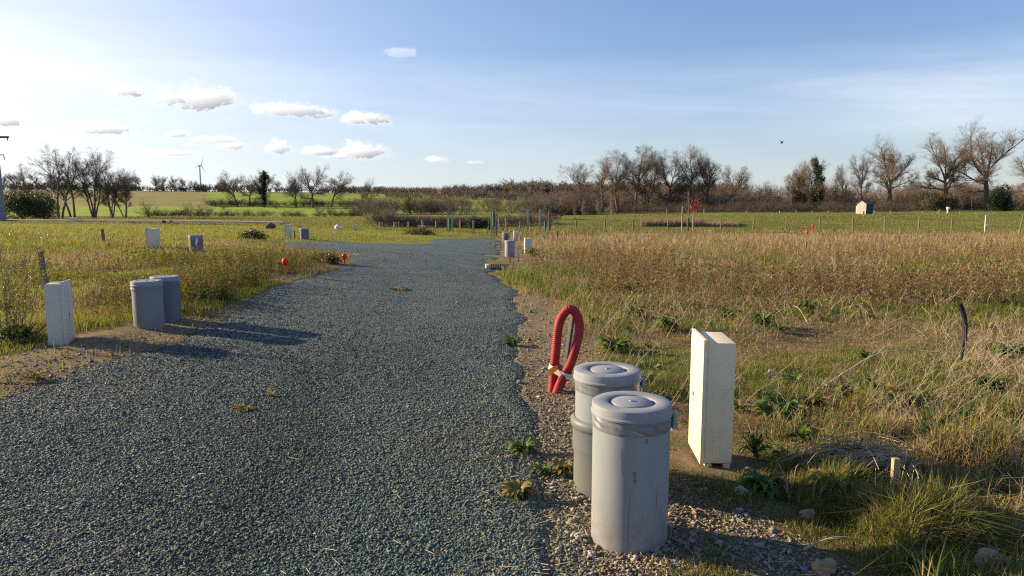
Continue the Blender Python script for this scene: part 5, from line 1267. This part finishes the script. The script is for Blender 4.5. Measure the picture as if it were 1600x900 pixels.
# rocks
def rock(label, u, v, w, mat, seed): 
    p = at(u, v); crumple('rock', label, 'rock', (p.x, p.y, p.z - w * .06), w, w * .75, mat, seed, 'loose rocks on the ground', .35, w * .8)
M_rock = noisy('pale_rock', (.34, .31, .27), (.52, .48, .42), 22, .85, .4, 60); M_rockbrown = noisy('brown_rock', (.26, .18, .12), (.38, .28, .19), 18, .85, .4, 60)
rock('pale lumpy rock beside the green weed right of the cream box', 1157, 782, .075, M_rock, 3); rock('brown rock left of the wooden stake, above the dead grass heap', 1372, 714, .07, M_rockbrown, 4); rock('broken brown brick-like rock at the bottom right', 1546, 893, .16, M_rockbrown, 5); rock('pale flat stone lying on the dark gravel left of the nearest pipe', 764, 790, .05, M_rock, 6)
rock('pale stone in the shade of the near pipe', 1262, 812, .09, M_rockbrown, 7); rock('tan rock on bare soil right of the cream box', 1205, 588, .13, M_rockbrown, 8); rock('tan rock behind the rear pipe lid', 1030, 575, .10, M_rockbrown, 9); rock('small pale stone at the foot of the nearest pipe', 905, 842, .05, M_rock, 10); rock('small stone right of the small pale one by the nearest pipe', 925, 868, .04, M_rock, 11); rock('flat rock at the bottom edge of the photo', 1285, 898, .12, M_rockbrown, 12)

x, y = screen_pts(5200, 3.6, 26, 0.0, .98, 1.0)
m = veg_mask(x, y) & (x > .9 - .02 * y) & (rng.random(len(x)) < sstep(.4, .6, fbm(x, y, 2, 88) + .05)); x, y = x[m], y[m]; n = len(x)
P0 = np.stack([x, y, hz(x, y) - .02], 1); D0 = _norm(np.stack([rng.normal(.12, .38, n), rng.normal(0, .38, n), np.ones(n)], 1)); L0 = rng.uniform(.16, .55, n) * (1 - .35 * sstep(7, 4, y)); R0_ = np.maximum(.0016, .00033 * y)
nn = grow(P0, D0, L0, R0_, 4, .12, -.05, .5, rng); pw = spawn(*nn, L0, 3, .45, .7, .3, .7, rng); n2_ = grow(*pw, 2, .15, -.05, .6, rng)
V, T = prisms(cat_segs(segs_of(nn[0], nn[2]), segs_of(n2_[0], n2_[2])), 3); o = tri_mesh('straw_stalks', V, T, M_straw, None, False); o['kind'] = 'stuff'

# litter and creeping weeds on the gravel edge
x = rng.normal(-.25, .34, 450); y = rng.normal(4.75, .26, 450) + x * -.25
m = (x > -1.1) & (x < .3) & (fbm(x, y, .22, 3) > .45); x, y = x[m], y[m]; n = len(x)
V, T = leaf_cards(np.stack([x, y, hroad(x, y) + .012], 1), .011, rng, 1, .006); V[:, 2] = np.maximum(V[:, 2], np.repeat(hroad(x, y) + .004, 4))
o = tri_mesh('creeping_weed', V, T, M_leafveg, np.repeat(pal(n, [np.array([.22, .085, .05]), np.array([.18, .12, .06]), np.array([.14, .13, .05])], [3, 3, 1]), 4, 0), False); o['kind'] = 'stuff'
x, y = screen_pts(2600, 2.6, 30, -.95, .5); n = len(x); rs = road_sd(x, y); k = rng.random(n) < np.where(rs > .5, .16, 1.0) * (np.maximum(np.maximum(sdist(VERGE_R, x, y), sdist(VERGE_L, x, y)), rs) > 0); x, y = x[k], y[k]; n = len(x)
zz = np.where(rs[k] > 0, hroad(x, y), hz(x, y)) + .014; a = rng.uniform(0, 6.28, n); L0 = rng.uniform(.02, .10, n); dx, dy = np.cos(a) * L0, np.sin(a) * L0; ww = rng.uniform(.0015, .004, n) * (1 + .1 * y)
Pa = np.stack([x, y, zz], 1); Pb = Pa + np.stack([dx, dy, rng.uniform(0, .02, n)], 1); V, T = prisms((Pa, Pb, ww / 2, ww / 3), 3); o = tri_mesh('straw_litter', V, T, M_straw, None, False); o['kind'] = 'stuff'

# coarse mixed tufts in the near right corner
tx, ty = [], []
while len(tx) < 150:
    y_ = float(rng.uniform(2.5, 6.0)); x_ = float(rng.uniform(.38, 1.05)) * y_
    if x_ < 1.75 - .1 * (y_ - 2.5) or (abs(x_ - 2.0) < .22 and abs(y_ - 3.5) < .3): continue
    tx.append(x_); ty.append(y_)
tx = np.array(tx); ty = np.array(ty); k = rng.integers(25, 70, len(tx)); idx = np.repeat(np.arange(len(tx)), k); n = len(idx); R_t = rng.uniform(.04, .11, len(tx)); H_t = rng.uniform(.10, .27, len(tx)); g_t = rng.random(len(tx))
a = rng.uniform(0, 6.28, n); rr_ = np.sqrt(rng.random(n)) * R_t[idx]; x = tx[idx] + np.cos(a) * rr_; y = ty[idx] + np.sin(a) * rr_
cg = pal(n, [GREEN, YGREEN, DGREEN, GREEN * 1.2], [3, 2, 2, 2]); cd = pal(n, [STRAW, STRAW * .8, BROWN * 1.1], [3, 2, 2]); c = np.where((rng.random(n) < .25 + .6 * g_t[idx])[:, None], cg, cd)
blades('grass_tufts', x, y, hz(x, y) - .01, H_t[idx] * rng.uniform(.5, 1.25, n), rng.uniform(.004, .0095, n), .62, c, .5)
# ------------------------------------------------------------------ light, sky, camera
SUN_AZ = radians(-72.0); SUN_EL = radians(17.5)      # azimuth measured from +Y towards +X
sd = bpy.data.lights.new('sun', 'SUN'); sd.energy = 5.0; sd.angle = radians(.6); sd.color = (1.0, .775, .50)
so = link(bpy.data.objects.new('sun', sd))
tosun = Vector((sin(SUN_AZ) * cos(SUN_EL), cos(SUN_AZ) * cos(SUN_EL), sin(SUN_EL)))
so.rotation_euler = tosun.to_track_quat('Z', 'Y').to_euler()
w = bpy.data.worlds.new('World'); SC.world = w; w.use_nodes = True
N = w.node_tree.nodes; L = w.node_tree.links; bg = N['Background']
sky = N.new('ShaderNodeTexSky'); sky.sky_type = 'NISHITA'; sky.sun_disc = False
sky.sun_elevation = SUN_EL; sky.sun_rotation = SUN_AZ; sky.altitude = 50; sky.air_density = 1.0; sky.dust_density = .55; sky.ozone_density = 1.6
def M(op, a, b=None, c=None, clamp=False):
    n = N.new('ShaderNodeMath'); n.operation = op; n.use_clamp = clamp
    for i, v in enumerate((a, b, c)):
        if v is None: continue
        if isinstance(v, (int, float)): n.inputs[i].default_value = v
        else: L.new(v, n.inputs[i])
    return n.outputs[0]
tc = N.new('ShaderNodeTexCoord'); sp = N.new('ShaderNodeSeparateXYZ'); L.new(tc.outputs['Generated'], sp.inputs[0])
X, Y, Z = sp.outputs
az = M('ARCTAN2', X, Y); el = M('ARCSINE', Z)
cb = N.new('ShaderNodeCombineXYZ'); L.new(az, cb.inputs[0]); L.new(M('MULTIPLY', el, 1.25), cb.inputs[1])
def noise(scale, detail, rough, vec=None, dist=0):
    n = N.new('ShaderNodeTexNoise'); n.inputs['Scale'].default_value = scale; n.inputs['Detail'].default_value = detail; n.inputs['Roughness'].default_value = rough; n.inputs['Distortion'].default_value = dist
    L.new(vec or cb.outputs[0], n.inputs['Vector']); return n.outputs['Fac']
nz = M('ADD', M('MULTIPLY', noise(38, 6, .6), .55), M('MULTIPLY', noise(105, 6, .6), .45)); nb = noise(17, 3, .5)
def azel(u, v):
    p = unproj(u, v, 1.0) - np.array([0, 0, CAMH]); return math.atan2(p[0], p[1]), math.asin(p[2] / np.linalg.norm(p))
# cumulus: u, v, half-width, half-height (in photo pixels), density
CL = [(203, 141, 30, 14, 1), (318, 152, 52, 26, 1), (262, 152, 30, 16, .8), (455, 170, 62, 15, .9), (500, 176, 34, 11, .9), (573, 184, 42, 13, 1), (625, 81, 28, 9, .32),
      (165, 200, 48, 12, .9), (6, 188, 28, 11, .9), (278, 208, 20, 9, .8), (338, 217, 40, 7, .6), (363, 227, 24, 9, .8), (437, 229, 20, 14, .9), (500, 236, 28, 9, .9), (566, 235, 42, 17, 1), (540, 243, 40, 7, .8),
      (683, 249, 20, 6, .7), (260, 239, 40, 6, .6), (215, 210, 26, 8, .5), (742, 253, 14, 4, .35), (300, 226, 16, 4, .4)]
cov = None; shade = None
for (u, v, hw, hh, dn) in CL:
    a0, e0 = azel(u, v); a1, _ = azel(u + hw, v); _, e1 = azel(u, v - hh)
    wa = abs(a1 - a0) * 1.05; we = abs(e1 - e0) * 1.12
    dx = M('DIVIDE', M('SUBTRACT', az, a0), wa); dy = M('DIVIDE', M('SUBTRACT', el, e0 - we * .25), we)
    # flat base: below the centre the cloud ends quickly
    dyb = M('MULTIPLY', M('MINIMUM', dy, 0), 1.7); dy2 = M('ADD', M('MAXIMUM', dy, 0), dyb)
    rr = M('ADD', M('MULTIPLY', dx, dx), M('MULTIPLY', dy2, dy2))
    m = M('ADD', M('SUBTRACT', .95, rr), M('MULTIPLY', M('SUBTRACT', nz, .5), 5.2))
    m = M('MULTIPLY', M('MAXIMUM', M('MULTIPLY', m, 1.7, clamp=True), M('MULTIPLY', M('MULTIPLY', M('ADD', m, .45), .55, clamp=True), .42)), dn)
    s = M('MULTIPLY', m, M('ADD', M('MULTIPLY', dy, -1.1), M('ADD', M('MULTIPLY', dx, .5), .62), clamp=True))
    cov = m if cov is None else M('MAXIMUM', cov, m)
    shade = s if shade is None else M('MAXIMUM', shade, s)
# high thin cloud sheet and streaks
cs = N.new('ShaderNodeCombineXYZ'); L.new(M('MULTIPLY', az, 1.0), cs.inputs[0]); L.new(M('MULTIPLY', M('ADD', el, M('MULTIPLY', az, .04)), 9), cs.inputs[1])
ci = noise(2.2, 8, .6, cs.outputs[0], .4)
def band(e0, wdt, x): 
    d = M('DIVIDE', M('SUBTRACT', x, e0), wdt); return M('POWER', 2.718, M('MULTIPLY', M('MULTIPLY', d, d), -1))
_, eb = azel(900, 105); ac, ec = azel(1450, 165)
below = M('DIVIDE', M('SUBTRACT', eb + .02, el), .03, clamp=True)
toward = M('MULTIPLY_ADD', M('COSINE', M('ADD', az, .7)), .5, .5)
veil = M('MULTIPLY', M('MULTIPLY', below, band(eb - .05, .10, el)), M('MULTIPLY', M('POWER', ci, 1.6), .34))
wisp = M('MULTIPLY', M('MULTIPLY', band(ec, .035, M('ADD', el, M('MULTIPLY', M('SUBTRACT', az, ac), .12))), band(ac, .16, az)), M('MULTIPLY', ci, .9))
leftv = M('MULTIPLY', band(-.78, .34, az), band(.15, .20, el))
soft = M('MULTIPLY', M('MULTIPLY', band(-.80, .62, az), M('SUBTRACT', 1.0, M('MULTIPLY', el, .8))), .46)
cirrus = M('ADD', M('ADD', M('MULTIPLY', veil, M('ADD', ci, .5)), M('MULTIPLY', wisp, .42)), M('MULTIPLY', leftv, M('ADD', M('MULTIPLY', ci, .8), .15)), clamp=True)
def rgb(c):
    n = N.new('ShaderNodeRGB'); n.outputs[0].default_value = (*c, 1); return n.outputs[0]
def mix(f, a, b):
    n = N.new('ShaderNodeMix'); n.data_type = 'RGBA'; L.new(f, n.inputs['Factor']); L.new(a, n.inputs['A']); L.new(b, n.inputs['B']); return n.outputs['Result']
SKYS = .084
dl = N.new('ShaderNodeVectorMath'); dl.operation = 'DOT_PRODUCT'; L.new(sky.outputs[0], dl.inputs[0]); dl.inputs[1].default_value = (.25 * SKYS, .60 * SKYS, .15 * SKYS)
den = M('ADD', 1.0, M('MULTIPLY', dl.outputs['Value'], .75)); sc_ = N.new('ShaderNodeVectorMath'); sc_.operation = 'SCALE'; L.new(sky.outputs[0], sc_.inputs[0]); L.new(M('DIVIDE', 1.0, den), sc_.inputs['Scale'])
gr = N.new('ShaderNodeVectorMath'); gr.operation = 'MULTIPLY'; L.new(sc_.outputs[0], gr.inputs[0]); gr.inputs[1].default_value = (.92, .97, 1.20)
haze_h = M('MULTIPLY', M('MULTIPLY', band(-.01, .075, el), .45), toward)
sky2 = mix(soft, gr.outputs[0], rgb(np.array([.82, .84, .93]) * .50 / SKYS))
skyc = mix(haze_h, sky2, rgb(np.array([.56, .68, .84]) * .66 / SKYS))
c1 = mix(cirrus, skyc, rgb(np.array([.95, .95, .95]) * .62 / SKYS))
cc = mix(shade, rgb(np.array([1.0, .98, .95]) * .60 / SKYS), rgb(np.array([.46, .48, .52]) * .52 / SKYS))
c2 = mix(cov, c1, cc)
L.new(c2, bg.inputs['Color']); bg.inputs['Strength'].default_value = SKYS

cam = bpy.data.cameras.new('camera'); co = link(bpy.data.objects.new('camera', cam))
cam.sensor_width = 36; cam.lens = 36 * F / 1600; cam.clip_start = .05; cam.clip_end = 9000
co.location = (0, 0, CAMH); co.rotation_euler = (pi / 2 - PITCH, 0, 0); SC.camera = co
SC.view_settings.view_transform = 'Standard'; SC.view_settings.look = 'None'; SC.view_settings.gamma = 1; SC.view_settings.exposure = 1.1
SC.render.engine = 'CYCLES'; SC.cycles.use_denoising = False; SC.cycles.filter_width = 1.2; SC.cycles.use_adaptive_sampling = False; SC.cycles.max_bounces = 6; SC.cycles.sample_clamp_indirect = 6
